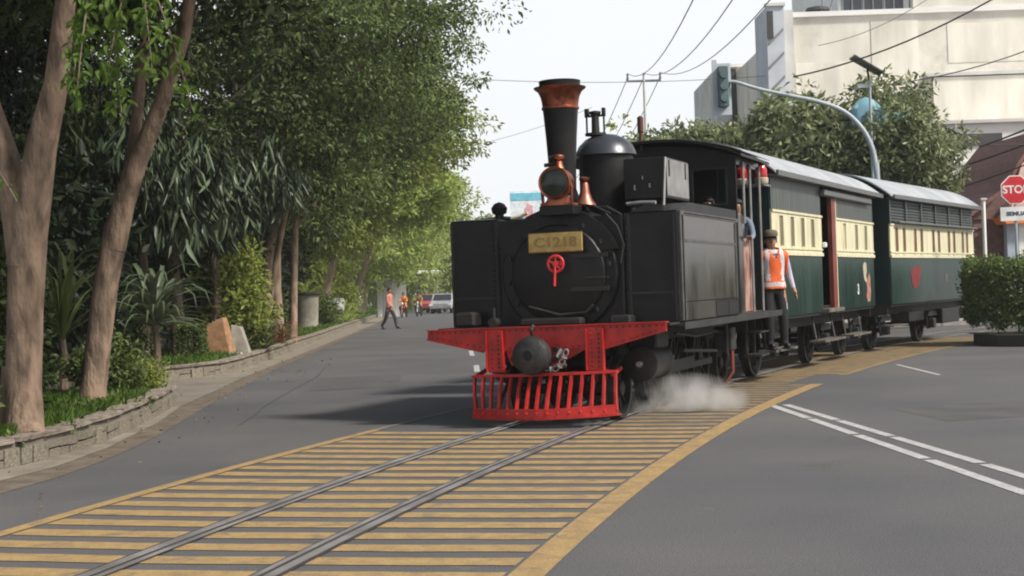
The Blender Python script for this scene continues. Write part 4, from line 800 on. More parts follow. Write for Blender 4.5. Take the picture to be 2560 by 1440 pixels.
P_(lambda b: (b.lathe([(.025, 3.36), (.025, 3.6), (.045, 3.62), (.045, 3.82), (.02, 3.84)], (-.2, Y0-.05, 0), 10)), 'whistle', M('rusty_brass', (.12, .05, .04), .5, .5), smooth=True)
for x in (-.3, .4): P_(lambda b: b.box(x, x+.04, 3.92, 4.6, 2.2, 2.3), 'stay', m_blkm)
P_(lambda b: b.lathe([(.62, 3.9), (.62, 4.6)], (0, 0, 1.75), 30, 'y'), 'boiler', m_blk, smooth=True)

# ------------------------------------------------------------------ carriages
def boards(b, x, y0, y1, z0, z1, w, th=.02, skip=None):
    y = y0
    while y < y1-.01:
        yy = min(y+w, y1)
        b.box(x, x+th, y+.004, yy-.004, z0, z1); y = yy
def carriage(loc, rz, L0, L1, label, first):
    c = empty('passenger_carriage', loc, rz, label=label, cat='carriage', group='green and cream coaches behind the locomotive')
    def B(f, name, mat, **k): mb = MB(); f(mb); return mb.build(name, mat, c, **k)
    X = 1.2; zb, z1, z2, z3 = .95, 1.89, 2.57, 3.12
    door = (2.58, 3.62) if first else None
    segs = [(L0, door[0]), (door[1], L1)] if first else [(L0, L1)]
    # body core with a hollow (walls), dark inside
    for a, b_ in segs:
        B(lambda b: b.box(X-.05, X-.021, a, b_, zb, z3), 'side_wall', m_greend)
        B(lambda b: boards(b, X-.02, a+.02, b_-.02, zb, z1, .135), 'lower_boarding', m_green, kind='stuff')
        if first: B(lambda b: boards(b, X-.02, a+.02, b_-.02, z2+.005, z3, .11), 'upper_boarding', m_greenw, kind='stuff')
    B(lambda b: (b.box(-X, -X+.04, L0, L1, zb, z3)), 'side_wall', m_green)
    B(lambda b: (b.box(-X+.04, X-.05, L0, L0+.04, zb, 3.2), b.prism([(X*t, 3.2+.40*(1-abs(t)**2.3)) for t in [-1+.1*k for k in range(21)]], L0+.001, L0+.04)), 'end_wall', m_greend)
    B(lambda b: (b.box(-X+.04, X-.05, L1-.04, L1, zb, 3.2), b.prism([(X*t, 3.2+.40*(1-abs(t)**2.3)) for t in [-1+.1*k for k in range(21)]], L1-.04, L1-.001)), 'end_wall', m_greend)
    B(lambda b: b.box(-X+.05, X-.06, L0+.05, L1-.05, 1.0, 1.05), 'floor', m_blkm)
    # cream band: frames round every slot window
    if first: slots = [(-.25+.62*k, .17) for k in range(4)]; slots2 = [(4.35, .16), (5.25, .16), (5.95, .16)]; wins = [(L0+.02, door[0]-.0, [-.12, .56, 1.24, 1.92], (2.03, 2.49)), (door[1]+.02, L1-.02, [4.40, 5.42, 6.28], (2.03, 2.49))]
    else: wins = [(L0+.02, L1-.02, [1.05, 1.62, 2.50, 3.02, 4.02, 4.52, 5.45, 5.95, 6.80, 7.25], (1.98, 2.50))]
    hw = .105 if first else .10
    for a, b_, ws, (wz0, wz1) in wins:
        mb = MB(); yy = a
        mb.box(X-.02, X+.005, a, b_, z1, wz0); mb.box(X-.02, X+.005, a, b_, wz1, z2)
        for w in ws: mb.box(X-.02, X+.005, yy, w-hw, wz0, wz1); yy = w+hw
        mb.box(X-.02, X+.005, yy, b_, wz0, wz1); mb.build('cream_panel', m_cream, c)
        B(lambda b: (b.box(X+.006, X+.03, a, b_, z1-.005, z1+.05), b.box(X+.006, X+.022, a, b_, z1+.09, z1+.12), b.box(X+.006, X+.025, a, b_, z2-.035, z2)), 'cream_moulding', m_cream)
        for w in ws:
            closed = first and abs(w-4.40) < .01
            p = MB().box(X-.024, X-.0202, w-hw, w+hw, wz0, wz1).build('window', m_cream if closed else m_win, c)
            MB().box(X+.0052, X+.014, w-hw-.012, w-hw, wz0-.01, wz1+.01).box(X+.0052, X+.014, w+hw, w+hw+.012, wz0-.01, wz1+.01).box(X+.0052, X+.02, w-hw-.012, w+hw+.012, wz0-.03, wz0-.011).build('frame', m_cream, p)
            if not closed: MB().box(X-.02, X-.014, w+.02, w+hw-.004, wz0, wz1).build('blind', M('olive_blind', (.16, .14, .08), .7) if first else m_door, p)
    if first:
        B(lambda b: (b.box(X-.055, X+.02, door[1]-.30, door[1], 1.0, z3-.12)), 'door', m_door)
        B(lambda b: (b.box(X-.02, X+.02, door[1], door[1]+.05, zb, z3-.1)), 'door_post', m_cream)
        B(lambda b: b.box(X-.6, X-.5, door[0]-.3, door[1]+.3, 1.0, 3.1), 'interior_wall', m_hole)
        B(lambda b: b.bbox(X, X+.10, door[0]-.06, door[1]+2.9, 2.90, 3.02, .02), 'sliding_rail', m_gutter2)
        B(lambda b: b.bbox(X-.05, X+.12, door[0]-.1, door[1]+.05, .93, 1.0, .01), 'door_sill', m_step)
        B(lambda b: b.bbox(X+.01, X+.08, door[0]-.03, door[0]+.06, 2.03, 2.12, .015), 'door_latch', m_signw)
        for x in (1.16, .86):
            g = B(lambda b: b.lathe([(.09, 2.93), (.10, 2.95), (.10, 3.01), (.09, 3.02)], (x, L0-.3, 0), 16), 'beacon', m_lampcr, smooth=True); MB().lathe([(.085, 3.021), (.09, 3.06), (.085, 3.14), (.06, 3.19), (.01, 3.20)], (x, L0-.3, 0), 16).build('beacon_dome', m_lampred, g, smooth=True)
        B(lambda b: b.box(.7, 1.22, L0-.38, L0, 2.90, 2.93), 'beacon_shelf', m_grey)
        text_mesh('3', .26, m_signw, 'numeral', c, (X+.003, 5.45, 1.28), (R(90), 0, R(90)), .002, 1, .01)
        mb = MB(); mb.prism([(5.95, 1.74), (6.1, 1.80), (6.25, 1.78), (6.28, 1.62), (6.2, 1.54), (6.3, 1.45), (6.22, 1.40), (6.05, 1.46), (5.98, 1.58)], X+.001, X+.004, 'yz'); mb.build('mural_patch', M('mural_cream', (.5, .45, .33), .6, scale=14, col2=(.28, .25, .18)), c)
        mb = MB(); mb.prism([(6.25, 1.38), (6.5, 1.6), (6.6, 1.5), (6.62, 1.2), (6.55, 1.05), (6.3, 1.04), (6.2, 1.15), (6.28, 1.26)], X+.001, X+.004, 'yz'); mb.build('mural_patch', M('mural_red', (.28, .07, .055), .7, scale=12, col2=(.36, .22, .17)), c)
    else:
        # louvred upper side
        B(lambda b: b.box(X-.02, X-.01, L0+.02, L1-.02, z2, z3), 'louvre_back', m_greend)
        n = 6; w = (L1-L0-.04)/n
        for k in range(n):
            y = L0+.02+k*w; mb = MB()
            for j in range(8): z = 2.64+j*.058; mb.prism([(X-.008, z), (X+.012, z-.018), (X+.018, z-.012), (X-.004, z+.012)], y+.05, y+w-.05, 'xz')
            mb.build('louvre_slats', m_greenw, c, kind='stuff')
            MB().box(X-.009, X+.024, y-.045, y+.045, 2.572, 3.1).build('louvre_post', m_green, c)
        B(lambda b: b.bbox(X+.0, X+.14, L0+.3, L1-.1, 2.58, 2.62, .01), 'rain_strip', m_gutter2)
        mb = MB(); mb.prism([(2.05, 1.62), (2.75, 1.74), (2.95, 1.66), (2.75, 1.40), (2.7, 1.28), (2.3, 1.24), (2.15, 1.35)], X+.001, X+.004, 'yz'); mb.build('emblem', M('emblem_red', (.20, .015, .018), .7, scale=9, col2=(.11, .02, .02)), c)
        mb = MB(); mb.prism([(4.95, 1.52), (5.15, 1.55), (5.25, 1.46), (5.2, 1.36), (5.0, 1.36)], X+.001, X+.004, 'yz'); mb.build('white_mark', m_greenw, c)
    # roof
    B(lambda b: arch(b, 1.33, 3.13, 3.64, L0-(.18 if first else .3), L1+.35, .03, 28), 'roof', m_roof, smooth=True)
    B(lambda b: (b.box(1.335, 1.37, L0-.12, L1+.3, 3.06, 3.14), b.box(1.2, 1.33, L0-.1, L1+.2, 3.06, 3.09)), 'eaves_gutter', m_gutter2)
    # underframe, wheels, axle guards, steps
    B(lambda b: (b.box(.78, .88, L0+.1, L1-.1, .72, .94), b.box(-.88, -.78, L0+.1, L1-.1, .72, .94), b.box(-1.1, 1.1, L0, L0+.08, .74, .94), b.box(-1.1, 1.1, L1-.08, L1, .74, .94), b.box(-.78, .78, L0+1.5, L0+1.6, .72, .93), b.box(-1.15, 1.17, L0+.02, L1-.02, .90, .948)), 'underframe', m_blkm)
    for y in ((.3, 3.9, 6.6) if first else (1.1, 4.9, )):
        for sx in (-.55, .55): wheel(sx, y, .40, c, 9)
        B(lambda b: b.tube([(-.86, y, .42), (.86, y, .42)], .05, 8), 'axle', m_blkm)
        B(lambda b: (b.prism([(y-.34, .78), (y-.10, .30), (y+.10, .30), (y+.34, .78), (y+.26, .78), (y+.07, .46), (y-.07, .46), (y-.26, .78)], .80, .83, 'yz'), b.bbox(.81, .97, y-.11, y+.11, .32, .54, .02)), 'axle_guard', m_grease)
        B(lambda b: [b.box(.86, .92, y-.42+.03*k, y+.42-.03*k, .60+.022*k, .618+.022*k) for k in range(5)], 'leaf_spring', m_grease)
    if first:
        for a, b_ in ((-.9, .4), (2.3, 3.9), (4.6, 6.2)):
            B(lambda b: (b.box(1.0, 1.27, a, b_, .44, .475)), 'step_board', m_step); [B(lambda b: b.tube([(1.1, y, .46), (1.0, y+.1, .92)], .018, 6), 'step_hanger', m_grease) for y in (a+.1, b_-.1)]
    else:
        B(lambda b: b.bbox(.5, 1.05, 5.3, 6.9, .40, .74, .02), 'equipment_box', m_blkm)
        B(lambda b: b.box(1.0, 1.24, .5, 1.6, .5, .53), 'step_board', m_step)
        B(lambda b: b.box(.7, 1.1, 2.2, 3.4, .55, .75), 'battery_box', m_blkm)
    B(lambda b: (b.lathe([(.12, L0-.32), (.13, L0-.28), (.06, L0-.2), (.06, L0)], (0, 0, .78), 14, 'y')), 'buffer', m_grease, smooth=True)
    return c
c1 = carriage((3.088, 23.163, 0), R(-24.7), -.70, 7.05, 'first coach, with a half-open red-brown door and two red beacons at its end', True)
c2 = carriage((6.271, 29.73, 0), R(-29.8), .55, 7.95, 'second coach with a louvred upper side and a row of narrow windows', False)

# ------------------------------------------------------------------ people: one skinned body each, clothing as children
def skin_body(J, E, root, lvl=2):
    names = list(J); idx = {n: i for i, n in enumerate(names)}
    me = bpy.data.meshes.new('b'); me.from_pydata([J[n][0] for n in names], [(idx[a], idx[b]) for a, b in E], []); o = bpy.data.objects.new('b', me); COL.objects.link(o)
    sk = o.modifiers.new('s', 'SKIN'); sk.use_smooth_shade = True
    for i, n in enumerate(names):
        r = J[n][1]; r = r if isinstance(r, tuple) else (r, r); me.skin_vertices[0].data[i].radius = r; me.skin_vertices[0].data[i].use_root = (n == root)
    sb = o.modifiers.new('sub', 'SUBSURF'); sb.levels = lvl; sb.render_levels = lvl
    dg = bpy.context.evaluated_depsgraph_get(); out = bpy.data.meshes.new_from_object(o.evaluated_get(dg)); bpy.data.objects.remove(o); return out
def garment(src, name, parent, mat, test, off, mats=None, mtest=None):
    """a shell over the body where test(x, y, z) holds"""
    keep = [p for p in src.polygons if test(*p.center)]; vm = {}; V = []; F = []; mi = []
    for p in keep:
        f = []
        for v in p.vertices:
            if v not in vm: vm[v] = len(V); q = src.vertices[v].co+src.vertices[v].normal*off; V.append(tuple(q))
            f.append(vm[v])
        F.append(tuple(f)); mi.append(mtest(*p.center) if mtest else 0)
    me = bpy.data.meshes.new(name); me.from_pydata(V, [], F)
    for m in (mats or [mat]): me.materials.append(m)
    me.polygons.foreach_set('material_index', mi); me.polygons.foreach_set('use_smooth', [True]*len(F)); o = bpy.data.objects.new(name, me); COL.objects.link(o); o.parent = parent
    so = o.modifiers.new('thick', 'SOLIDIFY'); so.thickness = .006; so.offset = 1
    return o
def person(loc, rz, pose, H, label, skin, shirt, trous, shoe, hair, vest=None, cap=None, lvl=2, fingers=True):
    root = empty('person', loc, rz, label=label, cat='person', group=None); k = H/1.72
    q = pose; J = {}; E = []
    def j(n, p, r): J[n] = (tuple(c*k for c in p), r if not isinstance(r, (int, float)) else r*k); 
    def J2(n, p, rx, ry): J[n] = (tuple(c*k for c in p), (rx*k, ry*k))
    J2('pel', q['pel'], .15, .11); J2('waist', q['waist'], .145, .105); J2('chest', q['chest'], .175, .115); J2('sh', q['sh'], .13, .09); j('neck', q['neck'], .055); j('h0', q['h0'], .075); j('h1', q['h1'], .092); j('h2', q['h2'], .07)
    E += [('pel', 'waist'), ('waist', 'chest'), ('chest', 'sh'), ('sh', 'neck'), ('neck', 'h0'), ('h0', 'h1'), ('h1', 'h2')]
    for s in 'LR':
        j('s'+s, q['s'+s], .068); j('e'+s, q['e'+s], .047); j('w'+s, q['w'+s], .030); j('p'+s, q['p'+s], .036)
        E += [('sh', 's'+s), ('s'+s, 'e'+s), ('e'+s, 'w'+s), ('w'+s, 'p'+s)]
        j('hp'+s, q['hp'+s], .105); j('k'+s, q['k'+s], .082); j('a'+s, q['a'+s], .056); j('t'+s, q['t'+s], .038)
        E += [('pel', 'hp'+s), ('hp'+s, 'k'+s), ('k'+s, 'a'+s), ('a'+s, 't'+s)]
        if fingers:
            P = Vector(q['p'+s]); Dh = (P-Vector(q['w'+s])).normalized(); side = Vector((0, 1, 0)) if abs(Dh.y) < .8 else Vector((1, 0, 0)); side = (side-Dh*side.dot(Dh)).normalized(); cur = q.get('curl'+s, Vector((0, 0, 0)))
            for i, (o, L) in enumerate(((-.03, .062), (-.01, .075), (.01, .07), (.03, .055))):
                a = P+side*o+Dh*.02; b_ = a+Dh*L*.55; c = b_+(Dh*.6+Vector(cur)).normalized()*L*.55
                j(f'f{i}{s}', a, .011); j(f'g{i}{s}', b_, .0095); j(f'i{i}{s}', c, .008); E += [('p'+s, f'f{i}{s}'), (f'f{i}{s}', f'g{i}{s}'), (f'g{i}{s}', f'i{i}{s}')]
            a = P-side*.035-Dh*.015; b_ = a-side*.025+Dh*.035; j('th'+s, a, .012); j('tt'+s, b_, .009); E += [('p'+s, 'th'+s), ('th'+s, 'tt'+s)]
    me = skin_body(J, E, 'pel', lvl)
    for m in (skin, shirt, trous, shoe): me.materials.append(m)
    pelz = q['pel'][2]*k; nz = q['neck'][2]*k
    W_ = [Vector(J['w'+s][0]) for s in 'LR']; Pm = [Vector(J['p'+s][0]) for s in 'LR']; A_ = [Vector(J['a'+s][0]) for s in 'LR']; T_ = [Vector(J['t'+s][0]) for s in 'LR']
    def part(c):
        for w, p in zip(W_, Pm):
            if (c-w).dot((p-w).normalized()) > -.005 and (c-p).length < .19*k: return 0
        for a, t in zip(A_, T_):
            if c.z < min(a.z, t.z)+.045*k and (c-a).length < .3*k: return 3
        if c.z > nz-.01*k and abs(c.x-J['neck'][0][0]) < .11*k: return 0
        hand_high = min((c-w).length for w in W_) < .33*k
        if c.z < pelz+.02*k and not (hand_high and abs(c.x-J['pel'][0][0]) > .17*k): return 2
        return 1
    for p in me.polygons: p.material_index = part(p.center); p.use_smooth = True
    body = bpy.data.objects.new('body', me); COL.objects.link(body); body.parent = root
    hc = Vector(J['h1'][0]); r = .1*k
    # face
    fm = MB(); fm.sphere((hc.x, hc.y-.098*k, hc.z-.012*k), (.014*k, .022*k, .022*k), 8, 6); fm.build('nose', skin, root, smooth=True)
    MB().sphere((hc.x-.034*k, hc.y-.088*k, hc.z+.012*k), (.012*k, .008*k, .007*k), 8, 6).build('eye', m_hair, root, smooth=True); MB().sphere((hc.x+.034*k, hc.y-.088*k, hc.z+.012*k), (.012*k, .008*k, .007*k), 8, 6).build('eye', m_hair, root, smooth=True)
    MB().sphere((hc.x, hc.y-.086*k, hc.z-.052*k), (.024*k, .008*k, .006*k), 8, 6).build('mouth', M('lips', (.16, .06, .05), .5), root, smooth=True)
    for sg in (-1, 1): MB().sphere((hc.x+sg*.094*k, hc.y+.005*k, hc.z-.005*k), (.012*k, .02*k, .03*k), 8, 6).build('ear', skin, root, smooth=True)
    hm = MB(); hm.sphere((hc.x, hc.y+.014*k, hc.z+.028*k), (.105*k, .11*k, .095*k), 16, 10); hm.v = [(x, y, z if z > hc.z-.02*k or y > hc.y+.0 else hc.z+.03*k) for x, y, z in hm.v]; hm.v = [(x, max(y, hc.y-.02*k) if z < hc.z+.055*k else y, max(z, hc.z-.045*k)) for x, y, z in hm.v]
    hm.build('hair', hair, root, smooth=True)
    if cap:
        cp = MB().lathe([(.112*k, .035*k), (.118*k, .05*k), (.115*k, .09*k), (.09*k, .125*k), (.02*k, .135*k)], (hc.x, hc.y+.012*k, hc.z+.03*k), 20).build('cap', cap, root, smooth=True)
        mb = MB(); V = []
        for i in range(11): a = math.pi+math.pi*i/10; V += [(hc.x+.10*k*math.cos(a), hc.y+.10*k*math.sin(a), hc.z+.075*k), (hc.x+.105*k*math.cos(a), hc.y+.165*k*math.sin(a)*1.0, hc.z+.068*k)]
        mb.add(V, [(2*i, 2*i+1, 2*i+3, 2*i+2) for i in range(10)]); o = mb.build('peak', cap, cp); o.modifiers.new('t', 'SOLIDIFY').thickness = .006
    if vest:
        z0, z1 = q['vest'][0]*k, q['vest'][1]*k; cx = J['chest'][0][0]; xl = q['vest'][2]*k
        def vt(x, y, z):
            if not (z0 < z < z1 and abs(x-cx) < xl): return False
            if y < 0 and z > z1-.16*k and abs(x-cx) < (z-(z1-.16*k))*.55: return False
            return True
        def mt(x, y, z):
            if z0+.035*k < z < z0+.10*k: return 1
            if abs(abs(x-cx)-.105*k) < .026*k and z > z0+.12*k: return 1
            return 0
        garment(me, 'vest', root, None, vt, .020*k, [vest, m_refl], mt)
        garment(me, 'collar', root, m_refl, lambda x, y, z: nz-.075*k < z < nz-.015*k and abs(x-cx) < .09*k, .010*k)
        garment(me, 'belt', root, M('navy_belt', (.01, .012, .03), .6), lambda x, y, z: pelz+.0*k < z < pelz+.05*k and abs(x-cx) < .2*k, .010*k)
    # trouser cuffs and soles
    for a, t in zip(A_, T_):
        d = (t-a).normalized(); c = (a+t)/2; mb = MB(); mb.bbox(-.045*k, .045*k, -.15*k, .10*k, -.012, .018, .015); mb.build('sole', shoe, root, loc=(c.x, c.y, min(a.z, t.z)-.03*k), rot=(0, 0, math.atan2(d.x, -d.y)*-1 if False else math.atan2(d.x, -d.y)))
    return root
guard_pose = dict(pel=(0, 0, .93), waist=(.0, 0, 1.08), chest=(.01, .01, 1.28), sh=(.01, .02, 1.41), neck=(-.0, .0, 1.49), h0=(-.02, -.015, 1.555), h1=(-.025, -.02, 1.62), h2=(-.025, -.015, 1.67),
    sL=(.19, .02, 1.40), eL=(.27, .05, 1.13), wL=(.31, -.02, .90), pL=(.32, -.05, .82), sR=(-.18, .02, 1.40), eR=(-.30, -.02, 1.18), wR=(-.25, -.16, 1.30), pR=(-.24, -.20, 1.37),
    hpL=(.095, 0, .88), kL=(.13, -.03, .48), aL=(.15, .0, .08), tL=(.17, -.15, .045), hpR=(-.095, 0, .88), kR=(-.09, -.04, .48), aR=(-.07, .02, .08), tR=(-.06, -.13, .045), vest=(.90, 1.50, .215), curlR=(.5, -.6, 0), curlL=(0, -.4, 0))
person((3.88, 22.0, .475), R(8), guard_pose, 1.72, 'railway guard in orange vest and olive cap standing on the step between engine and coach', m_skin, m_shirt, m_trous, m_shoe, m_hair, m_vest, m_cap, lvl=3)
walk = dict(pel=(0, 0, .93), waist=(.0, -.01, 1.08), chest=(0, -.02, 1.26), sh=(0, -.02, 1.40), neck=(0, -.03, 1.49), h0=(0, -.045, 1.555), h1=(0, -.05, 1.62), h2=(0, -.045, 1.67),
    sL=(.18, -.02, 1.39), eL=(.22, .08, 1.13), wL=(.22, -.02, .93), pL=(.22, -.06, .87), sR=(-.18, -.02, 1.39), eR=(-.22, -.06, 1.13), wR=(-.2, -.2, .97), pR=(-.19, -.26, .93),
    hpL=(.09, 0, .88), kL=(.1, -.20, .50), aL=(.1, -.27, .09), tL=(.1, -.41, .06), hpR=(-.09, 0, .88), kR=(-.1, .1, .49), aR=(-.1, .34, .12), tR=(-.1, .22, .05), vest=(0, 0, 0))
person((-5.35, 64.2, 0), R(62), walk, 1.78, 'pedestrian in a salmon shirt and dark trousers striding across the road', m_skin, m_pink, m_navy, m_shoe, m_hair, fingers=False, lvl=1)
LOm = Matrix.Translation((0.41, 16.16, 0)) @ Matrix.Rotation(R(-21), 4, 'Z')
def lw(x, y, z): p = LOm @ Vector((x, y, z)); return (p.x, p.y, p.z)
drv = dict(walk); drv.update(hpL=(.09, 0, .88), kL=(.1, -.03, .48), aL=(.1, 0, .08), tL=(.11, -.14, .045), hpR=(-.09, 0, .88), kR=(-.1, -.02, .48), aR=(-.1, 0, .08), tR=(-.11, -.14, .045), eR=(-.24, -.1, 1.15), wR=(-.2, -.34, 1.22), pR=(-.19, -.42, 1.25), eL=(.26, -.08, 1.15), wL=(.3, -.3, 1.10), pL=(.32, -.38, 1.12))
person(lw(.62, 4.95, 1.078), R(-21), drv, 1.60, 'driver in a tan shirt behind the cab window, mostly in shadow', m_skin, m_tan, m_navy, m_shoe, m_hair, lvl=1)
person(lw(.93, 5.45, 1.078), R(-30), drv, 1.58, 'fireman in dark clothes at the open cab doorway', m_skin, M('faded_blue_shirt', (.16, .2, .28), .8), m_navy, m_shoe, m_hair, lvl=1)

# ------------------------------------------------------------------ background right: buildings, trees, poles, signs, hedge
bd = empty('building', (16, 60, 0), label='big beige rendered building with stained blank wall behind the trees', cat='building')
def BB(f, name, mat, par, off=(16, 60, 0), **k): mb = MB(); f(mb); mb.v = [(x-off[0], y-off[1], z-off[2]) for x, y, z in mb.v]; return mb.build(name, mat, par, **k)
BB(lambda b: b.box(11.72, 30, 60, 76, 0, 12.15), 'wall', m_beige, bd)
BB(lambda b: b.box(11.65, 30.2, 59.85, 60.3, 12.151, 12.35), 'parapet', m_whitew, bd)
BB(lambda b: b.box(17.0, 30, 59.7, 59.99, 9.55, 9.68), 'ledge', m_palegr, bd); BB(lambda b: b.box(16.95, 17.08, 59.75, 59.99, 5, 9.54), 'drain_pipe', m_grey, bd)
BB(lambda b: b.box(17.3, 30, 59.8, 59.99, 0, 9.5), 'wall', m_beige2, bd)
BB(lambda b: b.box(14.2, 16.9, 59.93, 59.995, 8.3, 8.36), 'ledge', m_palegr, bd)
for (a, b_, c_, d_) in ((11.8, 14.6, 6.2, 10.3), (14.9, 16.8, 9.0, 11.9), (18, 21.5, 10.1, 11.7)): BB(lambda b: b.box(a, b_, 59.975, 59.999, c_, d_), 'repair_patch', m_beige2, bd)
BB(lambda b: b.box(13.7, 16.6, 60.4, 70, 12.351, 15.5), 'upper_storey', m_whitew, bd); BB(lambda b: b.box(16.65, 30, 59.98, 70, 12.351, 15.5), 'upper_wall', m_beige, bd)
for x in (13.9, 14.75, 15.6): wn = BB(lambda b: b.box(x, x+.75, 60.34, 60.39, 12.4, 13.5), 'window', m_win, bd); BB(lambda b: (b.box(x-.05, x, 60.3, 60.38, 12.36, 13.55), b.box(x+.34, x+.38, 60.3, 60.335, 12.4, 13.5)), 'frame', m_frame, wn, (16, 60, 0))
BB(lambda b: b.box(10.55, 11.25, 59.2, 62, 0, 12.5), 'stair_tower', m_palebl, bd); BB(lambda b: b.box(11.252, 11.70, 59.6, 62, 0, 12.4), 'tower_recess', m_palegr, bd)
for k in range(6): BB(lambda b: b.prism([(10.62, 6.2+k*.95), (11.2, 6.75+k*.95), (11.2, 6.88+k*.95), (10.62, 6.33+k*.95)], 59.14, 59.199), 'painted_shadow_strip', m_frame, bd)  # grey diagonal strips paint the slanting shadows on the tower face
BB(lambda b: b.box(10.56, 10.80, 59.13, 59.199, 11.2, 12.3), 'opening', m_slot, bd); BB(lambda b: b.box(10.5, 11.3, 59.1, 59.4, 12.501, 12.62), 'coping', m_palegr, bd)
BB(lambda b: b.lathe([(.5, 12.5), (.45, 12.62), (.1, 12.7)], (12.9, 60.6, 0), 16), 'roof_vent', m_slot, bd)
BB(lambda b: (b.tube([(13.0, 60.3, 12.3), (13.05, 60.3, 13.0)], .03, 6), b.tube([(13.3, 60.3, 12.3), (13.5, 60.3, 13.0)], .03, 6)), 'rail_post', m_frame, bd)
bg = empty('building', (12, 76, 0), label='low pale grey block left of the beige building, behind the traffic light', cat='building')
BB(lambda b: b.box(10.7, 16, 75, 84, 0, 12.4), 'wall', m_palegr, bg, (12, 76, 0)); BB(lambda b: b.box(11.45, 11.7, 74.9, 74.99, 8, 12.3), 'pilaster', m_slot, bg, (12, 76, 0)); BB(lambda b: b.box(10.6, 16.1, 74.8, 75.2, 12.401, 12.55), 'coping', m_whitew, bg, (12, 76, 0)); BB(lambda b: b.box(11.9, 13.0, 74.93, 74.99, 7.5, 8.6), 'window', m_win, bg, (12, 76, 0))
bw = empty('building', (16, 52, 0), label='white low building with a dark slot opening under the beige wall', cat='building')
BB(lambda b: b.box(13.9, 26, 54, 59.5, 0, 7.0), 'wall', m_whitew, bw, (16, 52, 0)); BB(lambda b: b.box(16.4, 18.05, 53.93, 53.99, 6.2, 6.62), 'vent_opening', m_slot, bw, (16, 52, 0)); BB(lambda b: b.box(13.8, 26.1, 53.8, 54.2, 7.001, 7.12), 'coping', m_palegr, bw, (16, 52, 0)); BB(lambda b: b.box(13.9, 26, 53.9, 53.99, 5.5, 5.6), 'ledge', m_palegr, bw, (16, 52, 0))
# red-brown roofed house by the stop sign
hs = empty('house', (17, 46, 0), label='house with steep brown tiled gable and orange fascia behind the stop sign', cat='house')
HO = (17, 46, 0)
BB(lambda b: b.prism([(14.4, 0), (14.4, 3.38), (14.65, 3.58), (15.2, 3.95), (15.5, 4.32), (15.8, 4.88), (16.6, 5.8), (17.4, 4.9), (20, 4.9), (20, 0)], 46, 52), 'wall', m_brick, hs, HO)
BB(lambda b: (b.prism([(14.25, 3.38), (14.65, 3.68), (15.2, 4.06), (15.5, 4.43), (15.8, 5.0), (16.6, 5.95), (17.5, 4.98), (20, 4.98), (20, 4.88), (17.4, 4.88), (16.6, 5.79), (15.84, 4.87), (15.54, 4.31), (15.2, 3.94), (14.65, 3.57), (14.25, 3.28)], 45.7, 52.2)), 'roof', m_tile, hs, HO)
BB(lambda b: b.prism([(15.72, 4.3), (15.9, 4.85), (16.6, 5.6), (17.2, 4.9), (17.2, 4.3)], 45.8, 45.99), 'fascia', m_pinkf, hs, HO)
BB(lambda b: b.prism([(14.95, 3.2), (15.1, 3.0), (19, 3.0), (19, 3.2)], 45.0, 45.99), 'canopy_fascia', m_orange, hs, HO)
BB(lambda b: b.prism([(15.12, 3.21), (15.5, 3.8), (19, 3.8), (19, 3.21)], 45.2, 45.9), 'fascia', m_pinkf, hs, HO)
BB(lambda b: b.prism([(14.98, 3.21), (15.10, 3.21), (15.48, 3.82), (15.38, 3.82)], 45.1, 45.19), 'barge_board', m_tile, hs, HO)
for i, z in enumerate([.4+.28*k for k in range(11)]): BB(lambda b: b.box(14.39, 15.15, 45.93, 45.99, z, z+.03), 'wall_course', m_tile, hs, HO)
BB(lambda b: b.box(15.2, 15.55, 45.3, 45.6, 0, 3.01), 'column', m_bluegr, hs, HO); BB(lambda b: b.box(15.56, 15.86, 45.3, 45.6, 0, 3.01), 'column', m_whitew, hs, HO); BB(lambda b: b.box(15.87, 19, 45.9, 45.99, 0, 3.0), 'shop_front', m_slot, hs, HO)
BB(lambda b: b.box(15.95, 16.1, 45.7, 45.89, 0, 2.6), 'door_frame', m_orange, hs, HO); BB(lambda b: b.box(16.5, 17.5, 45.85, 45.895, .8, 2.4), 'window', m_win, hs, HO)
wp = empty('post', (14.25, 44.5, 0), label='slim white post in front of the brown house', cat='post'); MB().tube([(0, 0, 0), (0, 0, 3.72)], .06, 10).build('shaft', m_whitew, wp, smooth=True); MB().box(-.09, .09, -.09, .09, 3.721, 3.78).build('cap', m_palegr, wp)
# big tree mass behind the train: three trees
GR = 'broad-leaved trees behind the coaches'
tree((5.4, 46, 0), [([(5.6, 46, 0), (5.5, 46, 2), (5.3, 46, 3.6)], [.2, .16, .12])], [((5.6, 45.8, 5.2), (2.0, 2.4, 1.25))], l_rgt, m_bark2, 'sparse left tree of the row behind the coaches, above the cab roof', GR, 190, 75, .19, .5, .2, 51, shell=.4)
tree((8.4, 44.5, 0), [([(8.4, 44.5, 0), (8.3, 44.5, 2.4), (8.5, 44.5, 4)], [.24, .2, .16])], [((8.5, 44.2, 5.1), (2.3, 2.4, 1.95))], l_rgt, m_bark2, 'middle tree of the row behind the coaches, under the traffic light arm', GR, 280, 44, .28, .5, .2, 52, shell=.45)
tree((12.0, 43, 0), [([(12, 43, 0), (12.1, 43, 2.4), (11.8, 43, 4)], [.28, .22, .18])], [((11.05, 42.8, 5.1), (1.95, 2.2, 2.2)), ((11.7, 43.3, 3.8), (1.2, 1.8, 2.3))], l_rgt, m_bark2, 'densest right-hand tree of the row, with the blue sheet caught in it', GR, 260, 85, .20, .5, .25, 53, shell=.45)
bush('shrub', (8.7, 49.5, 0), (3.2, 1.5, 2.7), l_rgt, 'dusty shrubs closing the gap under the tree row behind the coaches', group=None, n=200, per=40, L=.25, seed=54, crad=.4)
